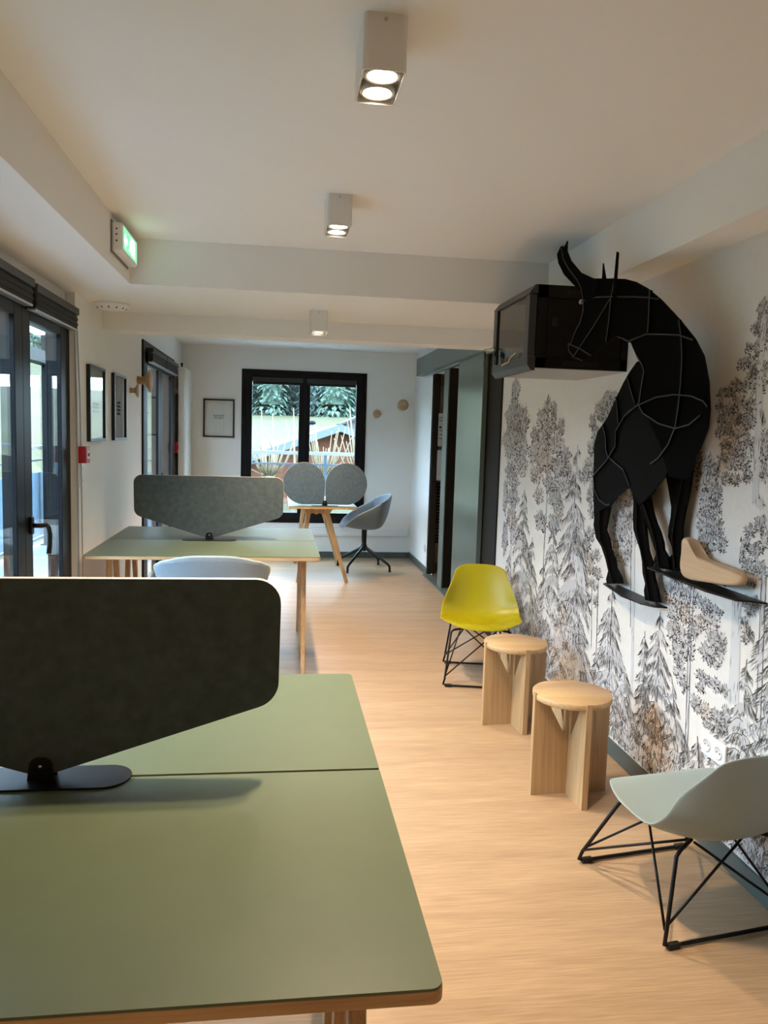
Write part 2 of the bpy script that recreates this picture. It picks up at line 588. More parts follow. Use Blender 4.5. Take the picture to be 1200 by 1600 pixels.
# ------------------------------------------------------------------ drawn outlines, world coordinates
# wallpaper: leaf clumps (y, z, ry, rz), spruces (top y, z, foot y, z, half width, brown), trunks ([(y, z)...], width)
WP = {
    'clumps': [
        [5.019,1.744,0.099,0.101], [5.042,1.585,0.2,0.11], [4.825,1.541,0.119,0.105], [5.06,1.416,0.217,0.119], [4.841,1.378,0.146,0.114],
        [4.865,1.262,0.175,0.074], [5.067,1.223,0.116,0.06], [4.97,1.156,0.126,0.059], [4.968,1.046,0.141,0.067], [4.974,0.909,0.127,0.076],
        [4.875,0.815,0.136,0.082], [5.141,1.044,0.06,0.13], [5.112,0.761,0.075,0.13], [4.382,1.628,0.066,0.059], [4.271,1.6,0.052,0.058],
        [4.483,1.556,0.092,0.068], [4.325,1.517,0.128,0.066], [4.146,1.505,0.059,0.056], [4.586,1.461,0.084,0.054], [4.444,1.424,0.147,0.068],
        [4.226,1.409,0.143,0.064], [4.057,1.353,0.085,0.048], [4.592,1.344,0.096,0.07], [4.383,1.306,0.176,0.074], [4.147,1.287,0.139,0.063],
        [4.006,1.266,0.074,0.048], [4.527,1.223,0.117,0.061], [4.276,1.189,0.126,0.058], [4.072,1.192,0.086,0.049], [4.461,1.1,0.092,0.053],
        [4.18,1.106,0.121,0.064], [4.405,0.953,0.112,0.067], [4.179,0.961,0.111,0.064], [4.108,1.041,0.069,0.063], [3.514,1.64,0.1,0.036],
        [3.615,1.589,0.076,0.049], [3.714,1.529,0.04,0.044], [3.659,1.466,0.062,0.05], [3.713,1.402,0.048,0.038], [3.725,1.312,0.073,0.057],
        [3.767,1.265,0.05,0.051], [3.669,1.261,0.063,0.044], [3.687,1.164,0.048,0.051], [3.66,1.087,0.047,0.044], [3.668,0.974,0.063,0.044],
        [3.693,0.922,0.048,0.044], [3.538,1.557,0.102,0.054], [3.45,1.437,0.098,0.059], [3.367,1.583,0.08,0.058], [3.241,1.131,0.1,0.045],
        [3.319,1.088,0.092,0.057], [3.354,1.001,0.08,0.058], [3.224,1.019,0.075,0.061], [3.312,1.181,0.091,0.04], [3.374,0.909,0.061,0.035],
        [3.256,0.928,0.063,0.04], [3.169,1.359,0.178,0.163], [3.651,0.858,0.063,0.028], [3.576,0.883,0.061,0.031], [3.628,0.804,0.07,0.031],
        [3.548,0.799,0.052,0.031], [3.657,0.734,0.04,0.025], [3.585,0.732,0.046,0.028], [3.638,0.657,0.039,0.025], [3.551,0.66,0.03,0.031],
        [2.844,0.854,0.049,0.045], [2.774,0.856,0.052,0.049], [2.699,0.86,0.054,0.052], [2.8,0.787,0.058,0.044], [2.719,0.794,0.064,0.043],
        [2.601,0.857,0.059,0.028], [2.524,0.851,0.056,0.022], [2.553,0.814,0.065,0.023], [2.612,0.783,0.051,0.028], [2.804,0.709,0.053,0.045],
        [2.726,0.705,0.06,0.043], [2.652,0.749,0.044,0.033], [2.755,0.634,0.061,0.049], [2.678,0.668,0.045,0.047], [2.511,0.751,0.063,0.036],
        [2.472,0.738,0.035,0.049], [2.557,0.691,0.053,0.036], [2.512,0.669,0.048,0.022], [2.735,0.564,0.042,0.049], [2.692,0.527,0.032,0.034],
        [2.566,0.593,0.054,0.027], [2.491,0.594,0.055,0.027], [2.426,0.593,0.037,0.022], [2.581,0.552,0.034,0.018], [2.604,0.484,0.043,0.033],
        [2.534,0.48,0.049,0.032], [2.46,0.484,0.046,0.031], [2.414,0.506,0.03,0.039], [2.503,0.438,0.048,0.018], [2.432,0.454,0.045,0.02],
        [2.499,0.971,0.047,0.022], [2.656,0.941,0.061,0.023], [2.792,0.915,0.057,0.02], [2.356,0.923,0.028,0.019], [2.324,0.898,0.031,0.019],
        [2.355,0.858,0.025,0.015], [2.33,0.832,0.031,0.019], [2.34,0.797,0.021,0.013], [2.301,0.935,0.027,0.021], [2.378,1.88,0.034,0.033],
        [2.375,1.823,0.038,0.037], [2.415,1.818,0.025,0.021], [2.381,1.762,0.041,0.033], [2.442,1.758,0.018,0.021], [2.423,1.715,0.032,0.021],
        [2.472,1.708,0.03,0.021], [2.364,1.689,0.041,0.033], [2.409,1.666,0.035,0.021], [2.501,1.646,0.03,0.02], [2.452,1.633,0.037,0.021],
        [2.37,1.628,0.048,0.029], [2.583,1.617,0.032,0.022], [2.529,1.621,0.039,0.022], [2.589,1.573,0.024,0.018], [2.471,1.58,0.045,0.026],
        [2.401,1.573,0.049,0.025], [2.529,1.56,0.047,0.022], [2.486,1.526,0.053,0.022], [2.571,1.528,0.032,0.022], [2.582,1.483,0.024,0.023],
        [2.535,1.49,0.035,0.022], [2.412,1.515,0.05,0.025], [2.461,1.472,0.052,0.026], [2.532,1.439,0.039,0.018], [2.403,1.452,0.046,0.021],
        [2.472,1.418,0.052,0.022], [2.546,1.394,0.032,0.022], [2.485,1.374,0.049,0.022], [2.423,1.383,0.043,0.026], [2.58,1.347,0.024,0.032],
        [2.517,1.322,0.035,0.022], [2.459,1.321,0.037,0.022], [2.314,1.432,0.027,0.061], [2.307,1.351,0.02,0.033], [2.395,1.335,0.028,0.021],
        [2.633,1.368,0.034,0.041], [2.668,1.308,0.048,0.051], [2.607,1.3,0.037,0.055], [2.628,1.229,0.059,0.051], [2.564,1.223,0.04,0.045],
        [2.64,1.157,0.051,0.051], [2.563,1.143,0.057,0.045], [2.515,1.093,0.035,0.031], [2.609,1.079,0.059,0.041], [2.669,1.047,0.035,0.038],
        [2.702,1.365,0.027,0.047], [2.562,1.269,0.028,0.036], [2.358,1.158,0.031,0.025], [2.306,1.186,0.033,0.033], [2.277,1.138,0.026,0.032],
        [2.377,1.113,0.028,0.025], [2.323,1.1,0.041,0.025], [2.35,1.042,0.035,0.029], [2.288,1.042,0.04,0.033], [2.326,0.993,0.027,0.017],
        [2.389,1.068,0.021,0.021], [2.202,0.606,0.016,0.06], [2.198,0.524,0.019,0.04],
    ],
    'spr': [
        [3.89,1.415,3.894,0.825,0.178,0], [3.823,1.07,3.836,0.236,0.3,0], [4.18,0.986,4.136,0.273,0.243,0], [4.732,1.122,4.713,0.321,0.259,0],
        [3.374,0.765,3.346,0.311,0.232,0], [3.394,0.557,3.34,0.067,0.302,0], [2.913,0.758,2.891,0.354,0.146,0], [2.91,0.415,2.87,0.12,0.165,1],
        [3.032,0.648,3.006,0.284,0.078,0], [2.321,0.737,2.31,0.402,0.104,0], [2.788,0.521,2.681,0.165,0.137,0], [3.748,0.55,3.673,0.035,0.262,0],
        [4.311,0.72,4.233,0.056,0.277,0], [3.208,0.445,3.149,0.025,0.222,0], [2.579,0.371,2.531,0.173,0.107,0], [2.973,0.297,2.997,0.049,0.146,0],
        [3.983,0.6,3.972,-0.005,0.246,1], [2.467,0.486,2.389,0.195,0.096,0], [4.538,0.839,4.509,0.169,0.239,0], [4.995,0.691,4.987,0.079,0.173,0],
    ],
    'trk': [
        [[[5.082,1.798],[5.004,1.119],[4.928,0.357]],0.016], [[[4.384,1.647],[4.312,1.168],[4.322,0.718],[4.288,0.422]],0.014],
        [[[3.201,1.135],[3.158,0.775],[3.119,0.357]],0.02], [[[3.224,1.075],[3.169,0.629]],0.008],
        [[[2.685,0.935],[2.678,0.705],[2.654,0.391],[2.647,0.194]],0.02], [[[2.403,0.945],[2.39,0.761],[2.376,0.565]],0.05],
        [[[2.369,1.862],[2.371,1.72],[2.36,1.556],[2.343,1.265],[2.3,1.248]],0.03], [[[2.265,1.026],[2.252,0.82],[2.229,0.479]],0.024],
        [[[2.357,1.555],[2.324,1.514]],0.012], [[[3.614,0.774],[3.573,0.43]],0.005], [[[3.534,0.758],[3.509,0.417]],0.006],
        [[[2.363,1.525],[2.415,1.547],[2.457,1.537],[2.485,1.52]],0.012], [[[2.361,1.452],[2.412,1.468],[2.458,1.455],[2.492,1.428]],0.012],
        [[[2.362,1.41],[2.417,1.424],[2.463,1.407]],0.01], [[[2.36,1.337],[2.397,1.35],[2.423,1.334]],0.01],
        [[[2.375,1.669],[2.404,1.682],[2.424,1.673]],0.008], [[[2.292,0.81],[2.33,0.832]],0.008],
        [[[2.278,0.919],[2.313,0.921],[2.337,0.888]],0.008], [[[3.857,0.385],[3.851,0.214]],0.02],
    ],
}
# chamois plates and ribs, shelf fronts, wooden foot
SCULPT = {
    'plates': {
        'body_plate': [[1.2,3.049,1.992],[1.201,3.047,1.952],[1.196,3.061,1.908],[1.187,3.086,1.874],[1.18,3.106,1.834],[1.174,3.122,1.822],[1.177,3.113,1.798],[1.189,3.082,1.771],[1.207,3.031,1.753],[1.223,2.987,1.773],[1.23,2.966,1.788],[1.251,2.911,1.815],[1.26,2.885,1.832],[1.27,2.858,1.835],[1.292,2.796,1.81],[1.304,2.764,1.755],[1.319,2.722,1.708],[1.32,2.721,1.655],[1.314,2.735,1.581],[1.329,2.696,1.53],[1.35,2.639,1.443],[1.369,2.585,1.32],[1.397,2.509,1.314],[1.407,2.482,1.392],[1.415,2.459,1.447],[1.421,2.443,1.494],[1.421,2.441,1.554],[1.417,2.453,1.645],[1.413,2.464,1.685],[1.408,2.479,1.733],[1.394,2.515,1.791],[1.37,2.582,1.863],[1.338,2.67,1.946],[1.315,2.734,1.995],[1.295,2.788,2.026],[1.276,2.84,2.045],[1.254,2.902,2.057],[1.217,3.003,2.074],[1.203,3.042,2.044]],
        'horn': [[1.199,3.025,1.986],[1.194,3.039,2.043],[1.173,3.097,2.097],[1.156,3.145,2.156],[1.146,3.171,2.213],[1.156,3.144,2.247],[1.156,3.145,2.208],[1.165,3.118,2.164],[1.187,3.059,2.106],[1.212,2.99,2.072],[1.222,2.962,2.055],[1.217,2.975,1.996]],
        'horn2': [[1.213,3.075,1.999],[1.211,3.081,2.033],[1.19,3.138,2.073],[1.168,3.198,2.125],[1.155,3.235,2.178],[1.151,3.245,2.214],[1.158,3.228,2.242],[1.163,3.213,2.244],[1.164,3.21,2.202],[1.176,3.177,2.154],[1.196,3.121,2.098],[1.223,3.048,2.056],[1.232,3.023,2.002]],
        'ear': [[1.25,3.008,2.04],[1.253,3.0,2.073],[1.253,2.998,2.134],[1.26,2.98,2.07],[1.265,2.967,2.034]],
        'rump_plate': [[1.459,3.082,1.768],[1.464,3.159,1.73],[1.468,3.218,1.691],[1.474,3.305,1.621],[1.479,3.388,1.546],[1.488,3.513,1.48],[1.49,3.548,1.419],[1.489,3.531,1.268],[1.487,3.5,1.133],[1.484,3.459,1.107],[1.472,3.283,1.154],[1.467,3.212,1.197],[1.461,3.109,1.241],[1.457,3.06,1.247],[1.451,2.963,1.184],[1.443,2.846,1.245],[1.436,2.741,1.313],[1.43,2.649,1.422],[1.432,2.685,1.653],[1.445,2.868,1.761]],
        'leg_a': [[1.497,3.541,1.222],[1.497,3.529,1.167],[1.497,3.507,1.068],[1.497,3.511,1.039],[1.497,3.473,0.982],[1.497,3.409,0.952],[1.497,3.354,0.901],[1.497,3.317,0.853],[1.497,3.335,0.811],[1.497,3.323,0.793],[1.497,3.173,0.822],[1.497,3.186,0.845],[1.497,3.24,0.878],[1.497,3.262,0.916],[1.497,3.31,0.951],[1.497,3.338,1.001],[1.497,3.378,1.033],[1.497,3.358,1.095],[1.497,3.34,1.161],[1.497,3.249,1.217],[1.497,3.299,1.353],[1.497,3.509,1.345]],
        'leg_b': [[1.502,3.167,1.289],[1.502,3.118,1.187],[1.502,3.115,1.122],[1.502,3.102,1.068],[1.502,3.065,1.029],[1.502,3.032,0.993],[1.502,3.007,0.949],[1.502,2.995,0.901],[1.502,2.967,0.863],[1.502,2.974,0.832],[1.502,2.958,0.796],[1.502,2.841,0.811],[1.502,2.868,0.859],[1.502,2.9,0.899],[1.502,2.931,0.962],[1.502,2.966,1.003],[1.502,2.996,1.077],[1.502,3.016,1.137],[1.502,3.015,1.211],[1.502,3.0,1.312],[1.502,3.1,1.414]],
        'leg_c': [[1.49,3.282,1.438],[1.49,3.234,1.327],[1.49,3.115,1.227],[1.49,3.025,1.165],[1.49,2.966,1.109],[1.49,2.907,1.046],[1.49,2.873,1.008],[1.49,2.871,0.995],[1.49,2.887,0.969],[1.49,2.865,0.947],[1.49,2.761,0.958],[1.49,2.777,1.0],[1.49,2.818,1.026],[1.49,2.826,1.052],[1.49,2.855,1.09],[1.49,2.888,1.118],[1.49,2.922,1.157],[1.49,2.951,1.206],[1.49,2.977,1.261],[1.49,3.007,1.416],[1.49,3.019,1.546],[1.49,3.08,1.573],[1.49,3.183,1.549]],
        'leg_d': [[1.505,2.877,1.344],[1.505,2.838,1.271],[1.505,2.802,1.193],[1.505,2.802,1.156],[1.505,2.812,1.114],[1.505,2.812,1.077],[1.505,2.777,1.042],[1.505,2.768,1.016],[1.505,2.809,0.99],[1.505,2.819,0.95],[1.505,2.712,0.959],[1.505,2.7,1.0],[1.505,2.715,1.082],[1.505,2.718,1.134],[1.505,2.707,1.185],[1.505,2.69,1.243],[1.505,2.673,1.353],[1.505,2.628,1.511],[1.505,2.745,1.446]],
        'ear2': [[1.242,2.861,1.976],[1.242,2.86,2.046],[1.244,2.855,2.146],[1.247,2.847,2.14],[1.246,2.847,2.044],[1.247,2.845,1.973]],
    },
    'ribs': [
        [[[1.2,3.049,1.992],[1.229,2.971,1.996],[1.255,2.898,1.987],[1.293,2.796,1.972],[1.319,2.722,1.959],[1.338,2.67,1.945]],0.05,"N"],
        [[[1.261,2.881,2.051],[1.256,2.895,1.982],[1.255,2.898,1.901],[1.252,2.908,1.817]],0.05,"N"],
        [[[1.255,2.898,1.983],[1.226,2.979,1.886],[1.188,3.082,1.772]],0.04,"N"],
        [[[1.175,3.119,1.832],[1.201,3.049,1.805],[1.224,2.984,1.772]],0.03,"N"],
        [[[1.323,2.712,1.983],[1.324,2.709,1.901],[1.324,2.709,1.833]],0.06,"N"],
        [[[1.295,2.789,1.811],[1.322,2.714,1.827],[1.349,2.641,1.819],[1.373,2.574,1.81],[1.395,2.514,1.787]],0.07,"N"],
        [[[1.371,2.581,1.863],[1.376,2.565,1.796],[1.379,2.557,1.73],[1.38,2.556,1.643],[1.378,2.559,1.562],[1.376,2.567,1.493],[1.367,2.591,1.433],[1.353,2.629,1.384],[1.341,2.663,1.361]],0.05,"N"],
        [[[1.306,2.758,1.755],[1.316,2.732,1.72],[1.32,2.721,1.697],[1.317,2.728,1.639],[1.315,2.735,1.577]],0.03,"N"],
        [[[1.292,2.798,1.533],[1.312,2.743,1.57],[1.343,2.657,1.6],[1.37,2.581,1.607],[1.396,2.511,1.6],[1.414,2.463,1.582],[1.42,2.444,1.562]],0.05,"N"],
        [[[1.314,2.735,1.581],[1.324,2.709,1.544],[1.35,2.638,1.507],[1.376,2.567,1.49],[1.396,2.511,1.503],[1.411,2.469,1.535]],0.05,"N"],
        [[[1.488,3.522,1.268],[1.477,3.348,1.351],[1.47,3.248,1.418],[1.47,3.252,1.485],[1.464,3.165,1.545],[1.459,3.092,1.572]],0.05,"B"],
        [[[1.472,3.276,1.633],[1.47,3.251,1.577],[1.468,3.227,1.518]],0.05,"B"],
        [[[1.482,3.424,1.512],[1.479,3.378,1.46],[1.477,3.361,1.4],[1.475,3.326,1.366]],0.05,"B"],
        [[[1.488,3.521,1.262],[1.486,3.495,1.21],[1.481,3.422,1.167],[1.475,3.331,1.152],[1.472,3.284,1.159]],0.03,"B"],
        [[[1.464,3.156,1.708],[1.46,3.104,1.647],[1.457,3.055,1.597]],0.05,"B"],
        [[[1.202,3.045,1.992],[1.202,3.044,1.951],[1.197,3.058,1.908],[1.188,3.082,1.875],[1.181,3.103,1.833],[1.175,3.118,1.822],[1.179,3.109,1.798],[1.19,3.078,1.772],[1.207,3.031,1.756]],0.02,"N"],
        [[[1.153,3.178,2.225],[1.159,3.163,2.178],[1.171,3.131,2.134],[1.189,3.08,2.082],[1.2,3.049,2.04],[1.204,3.039,1.998]],0.06,"N"],
        [[[1.27,2.858,1.833],[1.28,2.829,1.824],[1.292,2.798,1.809]],0.03,"N"],
        [[[1.475,3.326,1.366],[1.469,3.236,1.341],[1.463,3.15,1.32],[1.458,3.068,1.254]],0.03,"B"],
    ],
    'legribs': [
        [[1.497,3.437,1.199],[1.497,3.423,1.051],[1.497,3.399,0.979],[1.497,3.328,0.931],[1.497,3.285,0.865],[1.497,3.243,0.811]],
        [[1.502,3.078,1.254],[1.502,3.053,1.069],[1.502,3.002,0.995],[1.502,2.958,0.923],[1.502,2.904,0.807]],
        [[1.49,3.126,1.44],[1.49,3.061,1.309],[1.49,3.001,1.207],[1.49,2.911,1.112],[1.49,2.859,1.042],[1.49,2.822,0.957]],
        [[1.505,2.698,1.376],[1.505,2.728,1.255],[1.505,2.753,1.156],[1.505,2.762,1.081],[1.505,2.728,0.969]],
    ],
    'shelf1': [
        [1.484,3.348], [1.449,3.082], [1.463,2.933], [1.494,2.875],
    ],
    'shelf2': [
        [1.461,2.89], [1.45,2.67], [1.442,2.435], [1.464,2.283], [1.507,2.264],
    ],
    'foot': [
        [1.49,2.679,1.088], [1.49,2.657,1.1], [1.49,2.626,1.1], [1.49,2.605,1.079], [1.49,2.574,1.042], [1.49,2.49,1.038], [1.49,2.373,1.031],
        [1.49,2.3,1.029], [1.49,2.278,1.019], [1.49,2.285,0.991], [1.49,2.329,0.977], [1.49,2.48,0.963], [1.49,2.606,0.95], [1.49,2.661,0.956],
        [1.49,2.68,0.996], [1.49,2.668,1.041],
    ],
}


# ================================================================== THE SETTING
XL, XLD, XR = -1.07, -1.12, 1.543        # left wall, left wall at the balcony door, right wall
YB, YE = -2.6, 8.905                     # wall behind the camera, end wall
ZC, ZS, ZB2, ZC3 = 2.349, 2.13, 2.022, 2.36

structure('floor', MB().box(-1.35, 3.0, YB - 0.2, 9.1, -0.2, 0.0), M_FLOOR, label='pale oak-look vinyl floor with fine cross grain')

# ceilings and soffits
structure('ceiling', MB().box(-0.729, 1.381, YB, 4.01, ZC, 2.75), M_CEIL, label='white recessed ceiling over the desks')
structure('ceiling_2', MB().box(-1.4, 1.75, 4.01, 4.985, ZS, 2.75), M_CEIL, label='lower white ceiling strip behind the cross beam')
structure('ceiling_3', MB().box(-1.4, 3.0, 5.2, 9.2, ZC3, 2.75), M_CEIL, label='white ceiling over the far end of the room')
structure('trim_1', MB().box(-1.4, -0.729, YB, 4.01, ZS, 2.75), M_CEIL, label='boxed white soffit along the window side')
structure('trim_2', MB().box(1.381, 1.75, YB, 4.01, 2.126, 2.75), M_CEIL, label='boxed white soffit above the wallpaper wall')
structure('trim_3', MB().box(-1.4, 1.75, 4.985, 5.2, ZB2, 2.75), M_CEIL, label='second white ceiling beam across the room')

# left wall with two openings
w = MB()
w.box(-1.20, XLD, YB - 0.2, 1.6, 0, 2.3)
w.box(-1.20, XLD, 1.6, 4.35, 2.066, 2.3)
w.box(-1.20, XL, 4.35, 6.36, 0, 2.3)
w.box(-1.20, XL, 6.36, 8.2, 2.12, 2.5)
w.box(-1.20, XL, 8.2, 9.1, 0, 2.5)
w.box(-1.20, XL, 5.2, 6.36, 2.3, 2.5)
structure('wall_left', w, M_WALL, label='white wall with balcony doors on the left side')
w = MB()
w.box(-1.33, 3.0, YB - 0.2, YB, 0, 2.6)
structure('wall_back', w, M_WALL, label='white wall behind the viewer')
# end wall with window opening
WX0, WX1, WZ0, WZ1 = -0.417, 0.985, 0.40, 2.117
w = MB()
w.box(XL, WX0, YE, 9.1, 0, 2.6)
w.box(WX1, 3.0, YE, 9.1, 0, 2.6)
w.box(WX0, WX1, YE, 9.1, 0, WZ0)
w.box(WX0, WX1, YE, 9.1, WZ1, 2.6)
structure('wall_end', w, M_WALL, label='white end wall around the dark framed window')
# right wall: wallpapered, then the sliding door, then white
wall_right = structure('wall_right', MB().box(XR, 1.66, YB, 5.31, 0, 2.6), M_PAPER, label='off-white wall papered with a grey engraved forest')
w = MB()
w.box(XR, 1.612, 7.8, YE, 0, 2.6)
w.box(XR, 1.66, 5.31, 7.8, 2.06, 2.6)
structure('wall_right_far', w, M_WALL, label='white wall around and beyond the sage sliding door')
w = MB()
w.box(2.9, 3.0, 5.1, 9.0, 0, 2.6)
w.box(1.66, 2.9, 5.1, 5.2, 0, 2.6)
w.box(1.612, 2.9, 8.02, 8.1, 0, 2.6)
structure('wall_inner_room', w, M_INNER, label='beige walls of the dim room behind the sliding door')

structure('baseboard_right', MB().box(XR - 0.012, XR, YB, 5.31, 0, 0.074), M_SKIRT, bevel=0.002, label='grey-green skirting under the wallpaper')
structure('baseboard_right_far', MB().box(XR - 0.012, XR, 7.8, YE, 0, 0.074), M_SKIRT, bevel=0.002, label='grey-green skirting beyond the sliding door')
structure('baseboard_end', MB().box(XL, XR, YE - 0.012, YE, 0, 0.07), M_SKIRT, bevel=0.002, label='dark grey-green skirting under the end window')
w = MB()
w.box(XLD, XLD + 0.012, YB, 1.6, 0, 0.07)
w.box(XL, XL + 0.012, 4.35, 6.36, 0, 0.07)
w.box(XL, XL + 0.012, 8.2, YE, 0, 0.07)
structure('baseboard_left', w, M_SKIRT, label='dark skirting along the left wall')


# ---- wallpaper print: flat strokes of ink on the right wall, one joined mesh
class Ink:
    def __init__(self):
        self.v, self.f, self.c = [], [], []
        self.rng = random.Random(3)

    def x(self):
        return XR - 0.0004 - 0.0011 * self.rng.random()

    def leaf(self, y, z, a, b, ang, tone):
        x = self.x()
        ca, sa = cos(ang), sin(ang)
        o = len(self.v)
        for s, t in ((-a, 0), (0, -b), (a, 0), (0, b)):
            self.v.append((x, y + s * ca - t * sa, z + s * sa + t * ca))
        self.f.append((o, o + 1, o + 2, o + 3))
        self.c.append(tone)

    def line(self, pts, w, tone, taper=0.3):
        x = self.x()
        k = len(pts)
        o = len(self.v)
        for i, (y, z) in enumerate(pts):
            y0, z0 = pts[max(0, i - 1)]
            y1, z1 = pts[min(k - 1, i + 1)]
            d = math.hypot(y1 - y0, z1 - z0) or 1
            ny, nz = -(z1 - z0) / d, (y1 - y0) / d
            ww = w / 2 * (1 - (1 - taper) * i / (k - 1))
            self.v.append((x, y + ny * ww, z + nz * ww))
            self.v.append((x, y - ny * ww, z - nz * ww))
        for i in range(k - 1):
            self.f.append((o + 2 * i, o + 2 * i + 1, o + 2 * i + 3, o + 2 * i + 2))
            self.c.append(tone)


ink = Ink()
R = ink.rng
G = lambda v, br=0.0: lin((v + 12 * br + 1, v - 2 * br, v - 18 * br))


def clump(cy, cz, ry, rz, br=0.0, dens=1.0):
    """a tuft of engraved leaves, darker towards its lower right side"""
    m0 = 22
    ph = R.uniform(0, 6)
    x0 = XR - 0.0003 - 0.0001 * R.random()
    o_ = len(ink.v)
    for k in range(m0):
        an = 2 * pi * k / m0
        q = 0.9 * (1 + 0.14 * sin(an * 5 + cy * 40) + 0.1 * sin(an * 9 + ph))
        ink.v.append((x0, cy + ry * q * cos(an), cz + rz * q * sin(an)))
    ink.f.append(tuple(range(o_, o_ + m0)))
    ink.c.append(G(R.uniform(180, 204), br))
    k_ = max(0.5, min(1.0, cy / 4.2))
    n = int(dens * 7500 * ry * rz / k_ ** 2) + 18
    for _ in range(n):
        q = R.random() ** 0.5
        an = R.random() * 2 * pi
        uy, uz = q * cos(an), q * sin(an)
        wob = 1 + 0.16 * sin(an * 5 + cy * 40)
        y, z = cy + uy * ry * wob, cz + uz * rz * wob
        shade = 0.5 + 0.38 * uz + 0.25 * uy
        v = 40 + 112 * max(0, min(1, shade + R.uniform(-0.3, 0.3)))
        a = R.uniform(0.009, 0.019) * k_
        b = R.uniform(0.0022, 0.0046) * k_
        dirn = math.atan2(uz * rz + 0.4 * rz, uy * ry) + R.uniform(-0.7, 0.7)
        ink.leaf(y, z, a, b, dirn, G(v, br + R.uniform(0, 0.35)))
    for _ in range(n // 4):
        q = R.random() ** 0.5
        an = R.random() * 2 * pi
        y, z = cy + q * cos(an) * ry, cz + q * sin(an) * rz
        ink.leaf(y, z, R.uniform(0.006, 0.012) * k_, R.uniform(0.0015, 0.003), an + R.uniform(-0.6, 0.6), G(212))
    for _ in range(n // 5):
        an = R.random() * 2 * pi
        y, z = cy + cos(an) * ry * 1.02, cz + sin(an) * rz * 1.02
        ink.leaf(y, z, R.uniform(0.005, 0.010), 0.0022, an + R.uniform(-0.9, 0.9), G(R.uniform(70, 120), br))


def spruce(ty, tz, by, bz, hw, br=0.0):
    """a spruce with drooping fringed branches"""
    H = tz - bz
    hw *= 1.2
    ink.line([(ty, tz), (ty + (by - ty) * 0.3, tz - H * 0.3), (by, bz)], 0.005, G(96, br), 2.2)
    n = max(6, int(H / 0.052))
    for k in range(n):
        f = (k + 0.5) / n
        for s in (-1, 1):
            f2 = f + R.uniform(-0.35, 0.35) / n
            z0 = tz - H * f2
            y0 = ty + (by - ty) * f2
            L = hw * (0.05 + 0.95 * f2 ** 0.8) * R.uniform(0.6, 1.15)
            dz = -L * R.uniform(0.3, 0.75) - 0.008
            up = R.uniform(0.05, 0.4)
            pts = []
            for i in range(7):
                t = i / 6
                pts.append((y0 + s * L * t, z0 + dz * t ** 1.3 + up * abs(dz) * sin(t * pi)))
            dep = 0.030 + 0.16 * L
            # soft grey body of the bough with a ragged lower edge
            x0 = ink.x()
            low = [(y - s * 0.15 * dep, z - dep * (0.55 + 0.45 * sin(min(1, i / 6 + 0.25) * pi)) * R.uniform(0.6, 1.15)) for i, (y, z) in enumerate(pts)]
            o_ = len(ink.v)
            for (ya, za), (yb, zb_) in zip(pts, low):
                ink.v += [(x0, ya, za), (x0, yb, zb_)]
            tone = R.uniform(186, 210)
            for i in range(6):
                ink.f.append((o_ + 2 * i, o_ + 2 * i + 1, o_ + 2 * i + 3, o_ + 2 * i + 2))
                ink.c.append(G(tone, br))
            if R.random() < 0.55:
                ink.line(pts, 0.0034, G(R.uniform(46, 90), br), 0.5)
            m_ = int(14 + L * 520)
            for j in range(m_):
                t = (j + R.random()) / m_
                i = min(5, int(t * 6))
                fr = t * 6 - i
                y = pts[i][0] * (1 - fr) + pts[i + 1][0] * fr
                z = pts[i][1] * (1 - fr) + pts[i + 1][1] * fr
                q = R.random()
                dn = q * q * dep * 0.7
                ln = dep * R.uniform(0.18, 0.5) + 0.005
                ang = -pi / 2 + s * (0.15 + 0.75 * t + R.uniform(-0.25, 0.35))
                v = 30 + 105 * q + R.uniform(0, 40)
                if R.random() < 0.14:
                    v = 224
                ink.leaf(y + cos(ang) * ln, z - dn + sin(ang) * ln, ln, R.uniform(0.0012, 0.0028), ang, G(v, br * 1.6 + R.uniform(0, 0.3)))


def trunk(pts, w, br=0.0):
    k = len(pts)
    ink.line(pts, w, G(206, br), 1.25)
    for _ in range(int(26 + 900 * w)):
        i = R.randrange(k - 1)
        t = R.random()
        y = pts[i][0] * (1 - t) + pts[i + 1][0] * t
        z = pts[i][1] * (1 - t) + pts[i + 1][1] * t
        off = w / 2 * (R.random() ** 0.5) * R.choice((-1, 1))
        ln = R.uniform(0.012, 0.03)
        ink.leaf(y + off, z, ln, 0.0014, pi / 2 + R.uniform(-0.12, 0.12), G(R.uniform(70, 140), br))
    for s in (-1, 1):
        ink.line([(y + s * w / 2, z) for y, z in pts], 0.003, G(80, br), 1)


for pl, wd in WP['trk']:
    trunk(pl, wd)
for c in WP['clumps']:
    clump(*c, br=0.5 if R.random() < 0.12 else 0.0)
for t in WP['spr']:
    spruce(*t[:5], br=1.0 if t[5] else 0.0)
# the paper goes on towards the viewer, beside and behind the camera
yy = 2.15
while yy > YB + 0.2:
    hgt = R.uniform(0.9, 1.95)
    if R.random() < 0.5:
        spruce(yy, hgt * 0.75, yy - 0.02, 0.1, R.uniform(0.12, 0.2))
    else:
        trunk([(yy, hgt), (yy + 0.01, hgt * 0.5), (yy - 0.01, 0.09)], 0.03)
        for q in range(14):
            clump(yy + R.uniform(-0.18, 0.18), hgt * R.uniform(0.45, 1.0), R.uniform(0.05, 0.1), R.uniform(0.03, 0.06), dens=0.6)
    spruce(yy - 0.1, R.uniform(0.45, 0.7), yy - 0.1, 0.08, 0.12)
    yy -= R.uniform(0.2, 0.32)
